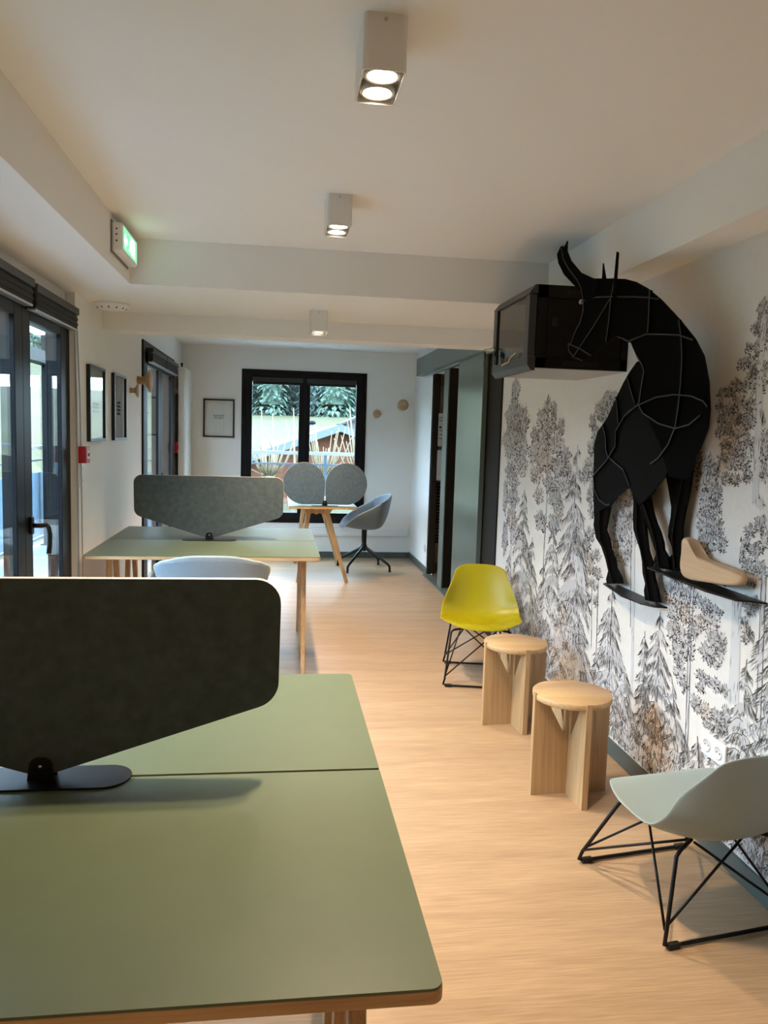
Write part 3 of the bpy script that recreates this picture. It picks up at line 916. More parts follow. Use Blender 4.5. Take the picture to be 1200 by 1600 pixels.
# undergrowth along the foot of the paper
yy = 5.2
while yy > YB + 0.1:
    spruce(yy, R.uniform(0.22, 0.5), yy + R.uniform(-0.02, 0.02), 0.078, R.uniform(0.07, 0.13), br=0.4 if R.random() < 0.2 else 0)
    yy -= 0.085
keep = [i for i, fc in enumerate(ink.f) if all(0.0745 < ink.v[j][2] < 2.11 and ink.v[j][1] < 5.305 for j in fc)]
me = bpy.data.meshes.new('wallpaper_print')
me.from_pydata(ink.v, [], [ink.f[i] for i in keep])
at = me.color_attributes.new('ink', 'FLOAT_COLOR', 'CORNER')
buf = []
for i in keep:
    buf += list(ink.c[i]) * len(ink.f[i])
at.data.foreach_set('color', buf)
me.materials.append(M_INK)
o = bpy.data.objects.new('wallpaper_print', me)
COL.objects.link(o)
o.parent = wall_right
tag(o, 'grey engraved trees printed on the wallpaper', kind='stuff')


# ---- glazed balcony doors on the left and the end window
def sash(parent, mk, u0, u1, z0, z1, st, rail_b, rail_t, depth, dw, handle_at=None):
    """one leaf: four frame bars and a pane.  mk(u, w, z) -> world point; u along the wall, w out of it"""
    def bx(name, ua, ub, za, zb, wa, wb, mt, par, bev=0.003):
        m_ = MB()
        pts = [mk(u, w_, z) for u in (ua, ub) for w_ in (wa, wb) for z in (za, zb)]
        m_.add(pts, [(0, 1, 3, 2), (4, 6, 7, 5), (0, 4, 5, 1), (2, 3, 7, 6), (0, 2, 6, 4), (1, 5, 7, 3)])
        return build(name, m_, mt, par, world=True, bevel=bev)
    root = bx('sash_stile', u0, u0 + st, z0, z1, dw, dw + depth, M_ANTH2, parent)
    bx('sash_stile', u1 - st, u1, z0, z1, dw, dw + depth, M_ANTH2, parent)
    bx('sash_rail', u0 + st, u1 - st, z0, z0 + rail_b, dw, dw + depth, M_ANTH2, parent)
    bx('sash_rail', u0 + st, u1 - st, z1 - rail_t, z1, dw, dw + depth, M_ANTH2, parent)
    bx('pane', u0 + st, u1 - st, z0 + rail_b, z1 - rail_t, dw + depth * 0.72, dw + depth * 0.72 + 0.006, M_GLASS, parent, 0)
    return bx


def lever(parent, mk, u, z, w0, flip=1):
    """black lever handle hanging down from its rose"""
    m_ = MB()
    pts = [mk(u, w0, z), mk(u, w0 + 0.05, z), mk(u + flip * 0.03, w0 + 0.056, z), mk(u + flip * 0.075, w0 + 0.056, z - 0.015),
           mk(u + flip * 0.095, w0 + 0.056, z - 0.05), mk(u + flip * 0.09, w0 + 0.056, z - 0.10), mk(u + flip * 0.075, w0 + 0.056, z - 0.14)]
    m_.tube(pts, 0.011, 10)
    h_ = build('handle', m_, M_BLACK, parent, world=True, label='black curved lever handle')
    m2 = MB()
    q = [mk(u + a, w0 + b, z + c) for a in (-0.018, 0.018) for b in (0, 0.012) for c in (-0.04, 0.04)]
    m2.add(q, [(0, 1, 3, 2), (4, 6, 7, 5), (0, 4, 5, 1), (2, 3, 7, 6), (0, 2, 6, 4), (1, 5, 7, 3)])
    r_ = build('handle_rose', m2, M_BLACK, h_, bevel=0.004)
    inv = (parent.matrix_basis).inverted()
    r_.data.transform(inv)
    return h_


def blind(name, mk, u0, u1, z1, w0, label, group):
    """raised pleated blind: cassette, stacked pleats, pale bottom rail"""
    def bx(n, ua, ub, za, zb, wa, wb, mt, par):
        m_ = MB()
        pts = [mk(u, w_, z) for u in (ua, ub) for w_ in (wa, wb) for z in (za, zb)]
        m_.add(pts, [(0, 1, 3, 2), (4, 6, 7, 5), (0, 4, 5, 1), (2, 3, 7, 6), (0, 2, 6, 4), (1, 5, 7, 3)])
        return build(n, m_, mt, par, world=True, bevel=0.003)
    t = thing(name, label, 'blind', mk((u0 + u1) / 2, w0, z1 - 0.12), 0, group)
    bx('cassette', u0, u1, z1 - 0.035, z1, w0, w0 + 0.055, M_BLINDTOP, t)
    for k in range(5):
        bx('pleat', u0 + 0.008, u1 - 0.008, z1 - 0.052 - 0.013 * k, z1 - 0.037 - 0.013 * k, w0 + 0.006 + 0.004 * (k % 2), w0 + 0.046 + 0.004 * (k % 2), M_BLIND, t)
    bx('bottom_rail', u0 + 0.004, u1 - 0.004, z1 - 0.116, z1 - 0.105, w0 + 0.008, w0 + 0.046, M_ALU, t)
    return t


def boxw(parent, name, mk, ua, ub, wa, wb, za, zb, mt, bev=0.003, **k):
    m_ = MB()
    pts = [mk(u, w_, z) for u in (ua, ub) for w_ in (wa, wb) for z in (za, zb)]
    m_.add(pts, [(0, 1, 3, 2), (4, 6, 7, 5), (0, 4, 5, 1), (2, 3, 7, 6), (0, 2, 6, 4), (1, 5, 7, 3)])
    return build(name, m_, mt, parent, world=True, bevel=bev, **k)


# near balcony door (three leaves, two in or near the picture)
mk1 = lambda u, w_, z: (XLD - 0.08 + w_, u, z)
d1 = thing('door_1', 'dark framed glazed balcony door on the left', 'door', (XLD - 0.1, 3.0, 0))
d1['kind'] = 'structure'
boxw(d1, 'door_frame', mk1, 1.6, 1.68, 0, 0.10, 0, 2.066, M_ANTH)
boxw(d1, 'door_frame', mk1, 4.27, 4.35, 0, 0.10, 0, 2.066, M_ANTH)
boxw(d1, 'door_frame', mk1, 1.68, 4.27, 0, 0.10, 1.99, 2.066, M_ANTH)
boxw(d1, 'door_sill', mk1, 1.68, 4.27, 0, 0.10, 0, 0.03, M_ANTH)
for a, b in ((1.68, 2.66), (2.66, 3.57), (3.57, 4.27)):
    sash(d1, mk1, a, b, 0.03, 1.99, 0.105, 0.12, 0.10, 0.06, 0.045)
lever(d1, mk1, 3.64, 0.985, 0.105)
g = 'pleated blinds over the near balcony door'
blind('pleated_blind', mk1, 3.62, 4.34, 2.045, 0.1, 'raised dark pleated blind over the right leaf of the near balcony door', g)
blind('pleated_blind', mk1, 1.65, 3.59, 2.055, 0.1, 'raised dark pleated blind cut by the left picture edge', g)

# far balcony door
mk2 = lambda u, w_, z: (XL - 0.10 + w_, u, z)
d2 = thing('door_2', 'dark framed glazed balcony door next to the radiator', 'door', (XL - 0.1, 7.3, 0))
d2['kind'] = 'structure'
boxw(d2, 'door_frame', mk2, 6.36, 6.46, 0, 0.115, 0, 2.12, M_ANTH)
boxw(d2, 'door_frame', mk2, 8.10, 8.2, 0, 0.115, 0, 2.12, M_ANTH)
boxw(d2, 'door_frame', mk2, 6.46, 8.10, 0, 0.115, 2.04, 2.12, M_ANTH)
boxw(d2, 'door_sill', mk2, 6.46, 8.10, 0, 0.10, 0, 0.03, M_ANTH)
for a, b in ((6.46, 7.28), (7.28, 8.10)):
    sash(d2, mk2, a, b, 0.03, 2.04, 0.12, 0.12, 0.10, 0.06, 0.05)
lever(d2, mk2, 7.36, 0.985, 0.11)
g = 'pleated blinds over the far balcony door'
blind('pleated_blind', mk2, 6.5, 7.27, 2.07, 0.115, 'raised dark pleated blind on the near leaf of the far balcony door', g)
blind('pleated_blind', mk2, 7.29, 8.08, 2.07, 0.115, 'raised dark pleated blind on the far leaf beside the radiator', g)

# end window
mk3 = lambda u, w_, z: (u, YE + 0.10 - w_, z)
wn = thing('window_1', 'two-leaf window in a dark frame in the end wall', 'window', (0.284, YE + 0.1, WZ0))
wn['kind'] = 'structure'
boxw(wn, 'window_frame', mk3, WX0, WX0 + 0.055, 0, 0.115, WZ0, WZ1, M_ANTH)
boxw(wn, 'window_frame', mk3, WX1 - 0.055, WX1, 0, 0.115, WZ0, WZ1, M_ANTH)
boxw(wn, 'window_frame', mk3, WX0 + 0.055, WX1 - 0.055, 0, 0.115, WZ1 - 0.055, WZ1, M_ANTH)
boxw(wn, 'window_frame', mk3, WX0 + 0.055, WX1 - 0.055, 0, 0.115, WZ0, WZ0 + 0.055, M_ANTH)
for a, b in ((WX0 + 0.055, 0.284), (0.284, WX1 - 0.055)):
    sash(wn, mk3, a, b, WZ0 + 0.055, WZ1 - 0.055, 0.062, 0.062, 0.075, 0.06, 0.05)
for n_, (a, b) in enumerate(((WX0 + 0.12, 0.262), (0.306, WX1 - 0.12))):
    t = thing('roller_blind', 'black roller blind cassette at the top of the %s window leaf' % ('left', 'right')[n_], 'blind', ((a + b) / 2, YE, 1.98), 0, 'roller blinds of the end window')
    boxw(t, 'cassette', mk3, a, b, 0.11, 0.145, 1.985, 2.03, M_BLINDTOP, 0.006)
    boxw(t, 'fabric_roll', mk3, a + 0.01, b - 0.01, 0.112, 0.128, 1.955, 1.985, M_BLIND, 0.002)
for z in (0.75, 1.55, 1.95):
    for x in (WX0 + 0.006, WX1 - 0.006):
        m_ = MB().lathe([(0.007, z - 0.04), (0.007, z + 0.04)], 10, (x + (0.012 if x < 0 else -0.012), YE - 0.018, 0))
        build('hinge', m_, M_BLACK, wn, world=True)

# sliding door in the right wall
d3 = thing('door_3', 'sage green sliding door under a long pelmet in the right wall', 'door', (XR, 6.6, 0))
d3['kind'] = 'structure'
mk4 = lambda u, w_, z: (XR - w_, u, z)
boxw(d3, 'pelmet', mk4, 5.2, 8.27, 0.0, 0.10, 2.062, 2.242, M_SAGEF, 0.003, label='grey-green pelmet board')
boxw(d3, 'jamb', mk4, 5.31, 5.70, -0.06, 0.012, 0.0, 2.06, M_DARKREV, 0.002, label='dark brown jamb board')
boxw(d3, 'sliding_panel', mk4, 5.66, 6.47, 0.018, 0.055, 0.02, 2.06, M_SAGE, 0.003, label='glossy sage green panel')
boxw(d3, 'track', mk4, 5.4, 8.1, 0.02, 0.05, 2.045, 2.0615, M_ALU, 0.0)
boxw(d3, 'post', mk4, 7.06, 7.23, -0.11, 0.0, 0.0, 2.06, M_DARKREV, 0.002)
boxw(d3, 'post_cover', mk4, 7.05, 7.24, 0.0, 0.012, 0.0, 2.06, M_SAGEF, 0.002)
boxw(d3, 'jamb', mk4, 7.78, 7.86, -0.068, 0.0, 0.0, 2.06, M_DARKREV, 0.002)
boxw(d3, 'jamb', mk4, 6.40, 6.44, -0.10, 0.0, 0.0, 2.06, M_DARKREV, 0.002)
boxw(d3, 'threshold', mk4, 5.7, 7.8, -0.11, 0.05, 0.0, 0.018, M_SAGEF, 0.002)
for u in (6.9, 7.7):
    build('guide_pin', MB().lathe([(0.012, 0), (0.012, 0.016), (0.0, 0.02)], 12, (XR + 0.03, u, 0.018)), M_STEEL, d3, world=True)
# slatted panel and two sheets of paper inside the opening
sp = thing('slatted_panel', 'pale slatted panel standing inside the sliding door opening', 'panel', (1.75, 7.98, 0.1))
build('panel_board', MB().box(1.62, 2.2, 7.97, 8.0, 0.1, 1.95), mat('panel_beige', (176, 164, 144), 0.6), sp, world=True)
for k in range(22):
    build('slat', MB().box(1.62, 2.2, 7.955, 7.97, 0.32 + k * 0.034, 0.34 + k * 0.034), M_DARKREV, sp, world=True)
sheet = mat('notice_paper', (214, 226, 236), 0.5)
for (z0, z1, lab) in ((1.335, 1.665, 'upper white notice sheet with printed lines inside the door opening'), (0.985, 1.295, 'lower blank white sheet inside the door opening')):
    o = thing('notice_sheet', lab, 'paper', (1.65, 7.769, z0), 0, 'sheets in the door opening')
    build('sheet', MB().box(1.598, 1.70, 7.768, 7.7705, z0, z1), sheet, o, world=True)
    if z0 > 1.2:
        for k, (zz, ww) in enumerate(((0.29, 0.10), (0.26, 0.14), (0.2, 0.05), (0.16, 0.12), (0.12, 0.12), (0.08, 0.09))):
            build('printed_line', MB().box(1.606, 1.606 + ww * 0.5, 7.7672, 7.768, z0 + zz - (0.02 if k == 2 else 0.006), z0 + zz), M_INKB, o, world=True)


# ================================================================== DESKS
DL, DD = 1.285, 0.652


def make_desk(label, loc, rot, group):
    """long axis local x, user side local -y; slanted legs on the user side, upright ones on the inner side"""
    t = thing('desk', label, 'desk', loc, rot, group)
    outl = rounded([(-DL / 2, -DD / 2), (DL / 2, -DD / 2), (DL / 2, DD / 2 - 0.003), (-DL / 2, DD / 2 - 0.003)], [0.018, 0.018, 0.003, 0.003], 5)
    top = build('desk_top', MB().prism([(x, y, 0.727) for x, y in outl], (0, 0, 0.018)), M_OAKX, t, bevel=0.0015, label='plywood board with bare edges')
    inner = [(x * 0.9985, y * 0.998) for x, y in outl]
    build('linoleum_sheet', MB().prism([(x, y, 0.738) for x, y in inner], (0, 0, 0.004)), M_LINO, top, label='olive green linoleum surface')
    for s in (-1, 1):
        x = s * (DL / 2 - 0.085)
        build('leg', MB().bar((x, -0.03, 0.715), (x - s * 0.0, -0.245, 0.0), 0.05, 0.03, (1, 0, 0), w2=0.034, d2=0.026), M_OAK, t, bevel=0.006)
        build('leg', MB().bar((x, 0.13, 0.715), (x, 0.225, 0.0), 0.05, 0.03, (1, 0, 0), w2=0.034, d2=0.026), M_OAK, t, bevel=0.006)
        apr = [(x, -0.10, 0.717), (x, -0.06, 0.655), (x, 0.02, 0.672), (x, 0.09, 0.672), (x, 0.155, 0.655), (x, 0.19, 0.717)]
        build('trestle_bar', MB().prism(apr, (0.03, 0, 0)), M_OAK, t, bevel=0.004)
    build('rail', MB().box(-DL / 2 + 0.10, DL / 2 - 0.10, 0.04, 0.075, 0.66, 0.717), M_OAKX, t, bevel=0.004)
    return t


fx = 0.222 - DL / 2
gx = 0.245 - DL / 2
g = 'olive topped oak desks'
make_desk('olive topped desk nearest the viewer, cut by the bottom edge', (fx, 1.556 - DD / 2, 0), 0, g)
make_desk('olive topped desk just behind the nearest grey felt screen', (fx, 1.558 + DD / 2, 0), pi, g)
make_desk('olive topped desk with the wool armchair pushed up to it', (gx, 4.985 - DD / 2, 0), 0, g)
make_desk('olive topped desk behind the middle felt screen, by the far balcony door', (gx, 4.987 + DD / 2, 0), pi, g)
make_desk('olive topped desk turned end-on in front of the end window', (0.1 + DD / 2, 7.3 + DL / 2, 0), pi / 2, g)


# ================================================================== FELT SCREENS
def plate_base(t, half, depth):
    q = rounded([(-half, -depth / 2), (half, -depth / 2), (half, depth / 2), (-half, depth / 2)], depth * 0.48, 8)
    build('base_plate', MB().prism([(x, y, 0.002) for x, y in q], (0, 0, 0.004)), M_BLACK, t, bevel=0.0008, label='black steel base plate')
    for s in (-1, 1):
        b = rounded([(-0.026, 0.002), (0.026, 0.002), (0.02, 0.05), (-0.02, 0.05)], [0.003, 0.003, 0.018, 0.018], 6)
        c = build('clamp', MB().prism([(x, s * 0.0115, z) for x, z in b], (0, 0.004, 0)), M_BLACK, t, bevel=0.001)
        build('screw', MB().lathe([(0.004, 0), (0.004, 0.002), (0.0015, 0.003)], 10, (0, s * 0.0135, 0.032), 'Y') if s > 0 else
              MB().lathe([(0.004, 0), (0.004, -0.002), (0.0015, -0.003)], 10, (0, -0.0135, 0.032), 'Y'), M_STEEL, c)


def felt_panel(t, pts, th, m_, name='felt_panel'):
    p = build(name, MB().prism([(x, 0, z) for x, z in pts], (0, th, 0), 0, 1), [m_, M_FELTEDGE], t, bevel=0.0012)
    return p


def wide_screen(label, loc, lean=0.0):
    t = thing('desk_screen', label, 'desk screen', loc, 0, 'felt desk screens')
    plate_base(t, 0.17, 0.105)
    o = rounded([(0.012, 0.012), (0.46, 0.155), (0.463, 0.405), (-0.463, 0.405), (-0.46, 0.155), (-0.012, 0.012)], [0.005, 0.055, 0.05, 0.05, 0.055, 0.005], 7)
    felt_panel(t, o, 0.018, M_FELT)
    return t


wide_screen('large grey felt desk screen in the foreground, cut by the left edge', (-0.452, 1.553, 0.740))
wide_screen('grey felt desk screen on the middle desk pair, in front of the far balcony door', (-0.424, 4.985, 0.740))
t = thing('desk_screen', 'blue-grey felt screen of two round pads before the end window', 'desk screen', (0.448, 7.43, 0.740), 0, 'felt desk screens')
plate_base(t, 0.13, 0.10)
for s in (-1, 1):
    r_ = 0.2
    cx, cz = s * (r_ + 0.002), r_ + 0.012
    pts = []
    for k in range(49):
        a = -pi / 2 + (2 * pi - pi / 2) * k / 48
        pts.append((cx + s * r_ * cos(a), cz + r_ * sin(a)))
    pts.append((cx - s * (r_ - 0.004), cz - r_ * 0.94))
    pts.append((cx - s * (r_ * 0.94), cz - r_))
    felt_panel(t, pts, 0.018, M_FELTB, 'round_pad')


# ================================================================== CHAIRS
def catmull(pts, t):
    n = len(pts) - 1
    x = min(max(t * n, 0), n - 1e-6)
    i = int(x)
    f = x - i
    p0, p1, p2, p3 = pts[max(i - 1, 0)], pts[i], pts[i + 1], pts[min(i + 2, n)]
    out = []
    for a, b, c, d in zip(p0, p1, p2, p3):
        out.append(0.5 * (2 * b + (c - a) * f + (2 * a - 5 * b + 4 * c - d) * f * f + (3 * b - a - 3 * c + d) * f ** 3))
    return out


def shell(keys, nt=16, nu=13, pw=3.0, corner=(0.16, 0.16)):
    """keys: (y, z, half width, side lift, side forward shift) from the front edge to the top of the back; forward is +y"""
    m_ = MB()
    vs_, fs = [], []
    for i in range(nt + 1):
        for j in range(nu + 1):
            u = -1 + 2 * j / nu
            t = i / nt
            # pull the rows in at the corners so that the outline is rounded
            e = abs(u) ** 4
            tt = t
            if t < 0.5:
                tt = t + e * corner[0] * (1 - t / 0.5)
            else:
                tt = t - e * corner[1] * ((t - 0.5) / 0.5)
            y, z, w_, li, sh = catmull(keys, tt)
            au = abs(u)
            vs_.append((u * w_, y + sh * au ** 2.2, z + li * au ** pw))
    for i in range(nt):
        for j in range(nu):
            a = i * (nu + 1) + j
            fs.append((a, a + 1, a + nu + 2, a + nu + 1))
    m_.add(vs_, fs, 0, True)
    edge = [vs_[j] for j in range(nu + 1)] + [vs_[i * (nu + 1) + nu] for i in range(1, nt + 1)] + [vs_[nt * (nu + 1) + j] for j in range(nu - 1, -1, -1)] + [vs_[i * (nu + 1)] for i in range(nt - 1, 0, -1)]
    return m_, edge


def low_chair(label, loc, rot, mt, tname):
    t = thing('lounge_chair', label, 'chair', loc, rot, 'low wire-base shell chairs')
    keys = [(0.155, 0.316, 0.215, 0.016, -0.03), (0.115, 0.345, 0.244, 0.012, -0.01), (-0.03, 0.312, 0.25, 0.034, 0.0), (-0.16, 0.292, 0.246, 0.050, 0.01),
            (-0.262, 0.325, 0.238, 0.068, 0.045), (-0.315, 0.42, 0.212, 0.04, 0.075), (-0.352, 0.525, 0.180, 0.008, 0.06), (-0.385, 0.625, 0.150, -0.004, 0.025)]
    m_, _ = shell(keys, 22, 18, 2.6, (0.27, 0.05))
    s = build('seat_shell', m_, mt, t, solid=0.007, sub=2, recalc=False)
    fy, ry, fxw = 0.232, -0.232, 0.218
    z0 = 0.009
    # mounts under the shell
    mts = {}
    for sx in (-1, 1):
        mts[(sx, 1)] = (sx * 0.105, 0.045, 0.302)
        mts[(sx, -1)] = (sx * 0.105, -0.175, 0.288)
    for sy, y in ((1, fy), (-1, ry)):
        ky = 0.075 if sy > 0 else -0.205
        kz = 0.292 if sy > 0 else 0.272
        p = [mts[(-1, sy)], (-0.165, ky, kz + 0.006), (-0.18, ky + sy * 0.004, kz - 0.008), (-fxw + 0.008, y - sy * 0.006, 0.045), (-fxw, y, 0.016), (-fxw + 0.018, y, z0), (fxw - 0.018, y, z0), (fxw, y, 0.016), (fxw - 0.008, y - sy * 0.006, 0.045), (0.18, ky + sy * 0.004, kz - 0.008), (0.165, ky, kz + 0.006), mts[(1, sy)]]
        build('floor_runner', MB().tube(p, 0.0062, 10), M_BLACK, t)
        for sx in (-1, 1):
            build('glide', MB().box(sx * (fxw - 0.030) - 0.02, sx * (fxw - 0.030) + 0.02, y - 0.009, y + 0.009, 0.0, 0.0175), M_RUBBER, t, bevel=0.003)
    for sx in (-1, 1):
        # crossed stretchers on each side and across
        build('wire', MB().tube([(sx * (fxw - 0.006), fy - 0.01, 0.052), mts[(sx, -1)]], 0.0042, 8), M_BLACK, t)
        build('wire', MB().tube([(sx * (fxw - 0.006), ry + 0.01, 0.052), mts[(sx, 1)]], 0.0042, 8), M_BLACK, t)
        build('wire', MB().tube([(sx * (fxw - 0.01), fy - 0.012, 0.06), (-sx * 0.10, 0.04, 0.300)], 0.0042, 8), M_BLACK, t)
        build('wire', MB().tube([(sx * (fxw - 0.01), ry + 0.012, 0.06), (-sx * 0.09, -0.17, 0.274)], 0.0042, 8), M_BLACK, t)
    q = rounded([(-0.135, -0.115), (0.135, -0.115), (0.135, 0.15), (-0.135, 0.15)], 0.02, 4)
    for sx in (-1, 1):
        build('mount_rod', MB().tube([mts[(sx, 1)], mts[(sx, -1)]], 0.005, 8), M_BLACK, t)
    return t


low_chair('ice grey plastic shell chair on black wire base, seen from behind at right edge', (1.292, 2.215, 0), radians(9), M_GREYPL, 'grey')
low_chair('mustard yellow plastic shell chair on black wire base', (1.225, 4.46, 0), radians(180 - 12), M_YELLOW, 'yellow')


def arm_chair(label, loc, rot):
    t = thing('armchair', label, 'chair', loc, rot, 'grey wool swivel armchairs')
    keys = [(0.258, 0.452, 0.215, 0.03, -0.04), (0.225, 0.472, 0.235, 0.05, -0.03), (0.08, 0.445, 0.258, 0.16, 0.0), (-0.08, 0.438, 0.285, 0.24, 0.02), (-0.17, 0.47, 0.29, 0.245, 0.05),
            (-0.225, 0.58, 0.285, 0.155, 0.085), (-0.25, 0.69, 0.27, 0.055, 0.085), (-0.27, 0.80, 0.235, -0.03, 0.06)]
    m_, edge = shell(keys, 20, 16, 3.0, (0.10, 0.06))
    s = build('seat_shell', m_, M_CHAIRF, t, solid=0.026, sub=2, recalc=False)
    build('piping', MB().tube(edge + [edge[0]], 0.0085, 8, cap=False), M_PIPING, s)
    build('column', MB().lathe([(0.05, 0.445), (0.05, 0.43), (0.03, 0.425), (0.026, 0.27), (0.034, 0.25), (0.034, 0.2), (0.0, 0.19)], 20), M_BLACK, t)
    for k in range(4):
        a = radians(45 + 90 * k + 8)
        d = (cos(a), sin(a))
        pts = [(d[0] * r_, d[1] * r_, z) for r_, z in ((0.0, 0.245), (0.05, 0.215), (0.29, 0.085), (0.318, 0.06), (0.322, 0.012))]
        lg = build('leg', MB().tube(pts, 0.013, 10, radii=[0.018, 0.018, 0.013, 0.013, 0.012]), M_BLACK, t)
        build('glide', MB().lathe([(0.015, 0.0), (0.015, 0.012), (0.012, 0.016)], 12, (d[0] * 0.322, d[1] * 0.322, 0)), M_RUBBER, lg)
    return t


arm_chair('grey wool armchair facing the middle desk, only its back top showing', (-0.33, 4.20, 0), 0)
arm_chair('pale grey wool swivel armchair by the end window on black star legs', (0.92, 8.17, 0), radians(90))


# ================================================================== STOOLS
def stool(label, loc, rot):
    t = thing('stool', label, 'stool', loc, rot, 'oak stools')
    TH = 0.024
    build('seat_top', MB().lathe([(0.0, 0.398), (0.156, 0.398), (0.1585, 0.4005), (0.1585, 0.4195), (0.156, 0.422), (0.0, 0.422)], 64), M_OAKT, t, label='round oak seat')

    def board(name, d, cut):
        m_ = MB()
        n = (-d[1] * TH, d[0] * TH, 0)
        P = lambda rr_, z: (d[0] * rr_, d[1] * rr_, z)
        RO = 0.163
        for s in (-1, 1):
            # lower sheet, centre post, outer post, slanted shoulder
            m_.prism([P(s * cut, 0), P(s * RO, 0), P(s * RO, 0.258), P(s * cut, 0.258)], n)
            m_.prism([P(s * cut, 0.258), P(s * 0.028, 0.258), P(s * 0.028, 0.398), P(s * cut, 0.398)], n)
            m_.prism([P(s * 0.036, 0.258), P(s * RO, 0.258), P(s * RO, 0.398), P(s * 0.112, 0.398)], n)
            m_.prism([P(s * (RO - 0.010), 0.398), P(s * RO, 0.398), P(s * RO, 0.424), P(s * (RO - 0.010), 0.424)], n)
        return build(name, m_, M_OAKS, t, recalc=False)
    board('cross_board', (1, 0), 0.0)
    board('cross_board', (0, 1), TH / 2)
    return t


stool('oak stool standing next to the mustard chair', (1.198, 3.70, 0), radians(5))
stool('oak stool nearer the viewer, by the ice grey chair', (1.198, 2.935, 0), radians(3))


# ================================================================== RACK CABINET
t = thing('network_cabinet', 'black wall-mounted network cabinet with smoked glass door', 'cabinet', (1.31, 3.65, 1.752))
RX0, RX1, RY0, RY1, RZ0, RZ1 = 1.115, 1.541, 3.36, 3.94, 1.752, 2.112
b_ = MB()
b_.box(RX0, RX1, RY0 + 0.012, RY0 + 0.016, RZ0, RZ1)
b_.box(RX0, RX1, RY1 - 0.016, RY1 - 0.012, RZ0, RZ1)
b_.box(RX0, RX1, RY0, RY1, RZ1 - 0.004, RZ1)
b_.box(RX1 - 0.004, RX1, RY0, RY1, RZ0, RZ1)
for y in (RY0, RY1 - 0.012):
    b_.box(RX0, RX1, y, y + 0.012, RZ0, RZ0 + 0.045)
    b_.box(RX0, RX1, y, y + 0.012, RZ1 - 0.055, RZ1)
    b_.box(RX0, RX0 + 0.045, y, y + 0.012, RZ0, RZ1)
    b_.box(RX1 - 0.03, RX1, y, y + 0.012, RZ0, RZ1)
build('case', b_, M_RACK, t, world=True, recalc=False)
build('bottom_plate', MB().box(RX0, RX1, RY0, RY1, RZ0 - 0.003, RZ0), mat('galvanised_plate', (176, 174, 170), 0.35, 0.6), t, world=True, label='pale galvanised bottom plate')
sp_ = build('side_panel', MB().box(RX0 + 0.048, RX1 - 0.034, RY0 + 0.004, RY0 + 0.011, RZ0 + 0.047, RZ1 - 0.057), M_RACK, t, world=True, bevel=0.002, label='removable black side panel')
build('panel_lock', MB().lathe([(0.012, 0), (0.012, -0.004), (0.009, -0.007), (0.0, -0.007)], 20, (RX0 + 0.197, RY0 + 0.004, RZ1 - 0.066), 'Y'), M_STEEL, t, world=True)
build('latch_recess', MB().box(RX0 + 0.07, RX0 + 0.095, RY0 + 0.001, RY0 + 0.005, RZ1 - 0.175, RZ1 - 0.14), M_RUBBER, t, world=True)
for z in (RZ1 - 0.038, RZ0 + 0.012):
    for k in range(16):
        x = RX0 + 0.125 + k * 0.0105
        build('vent_slot', MB().prism([(x, RY0 - 0.0006, z), (x + 0.004, RY0 - 0.0006, z), (x + 0.014, RY0 - 0.0006, z + 0.022), (x + 0.010, RY0 - 0.0006, z + 0.022)], (0, 0.0012, 0)), M_RUBBER, t, world=True)
# front frame with chamfered head and foot, door leaf inside it
fr_ = MB()
for z0, z1, zc in ((RZ0 - 0.012, RZ0 + 0.05, RZ0 + 0.012), (RZ1 - 0.04, RZ1, RZ1 - 0.026)):
    low = z0 < RZ0
    prof = [(RX0, z0), (RX0, z1), (RX0 - 0.036, z1), (RX0 - 0.036, zc), (RX0 - 0.018, z0)] if low else [(RX0, z0), (RX0, z1), (RX0 - 0.012, z1), (RX0 - 0.036, zc - 0.004), (RX0 - 0.036, z0)]
    fr_.prism([(x, (RY0 + RY1) / 2, z) for x, z in prof], (0, RY1 - RY0, 0))
build('front_frame', fr_, M_RACKF, t, world=True, bevel=0.002)
dr = build('glass_door', MB().box(RX0 - 0.028, RX0 - 0.024, RY0 + 0.05, RY1 - 0.05, RZ0 + 0.052, RZ1 - 0.042), M_RACKGLASS, t, world=True, label='smoked glass door pane')
for a, b in ((RY0 + 0.004, RY0 + 0.06), (RY1 - 0.06, RY1 - 0.004)):
    build('door_stile', MB().box(RX0 - 0.036, RX0 - 0.002, a, b, RZ0 + 0.051, RZ1 - 0.041), M_RACKF, t, world=True, bevel=0.002)
build('lock', MB().lathe([(0.009, 0), (0.009, -0.012), (0.0, -0.012)], 16, (RX0 - 0.036, RY1 - 0.03, 1.888), 'X'), M_STEEL, t, world=True)
# two switches inside
for k, z in enumerate((1.80, 1.85)):
    o = build('network_switch', MB().box(1.16, 1.45, 3.43, 3.87, z, z + 0.042), mat('switch_grey', (150, 154, 156), 0.4), None, bevel=0.002)
    tag(o, ('lower' if k == 0 else 'upper') + ' grey network switch behind the smoked cabinet door', 'switch', 'network switches')
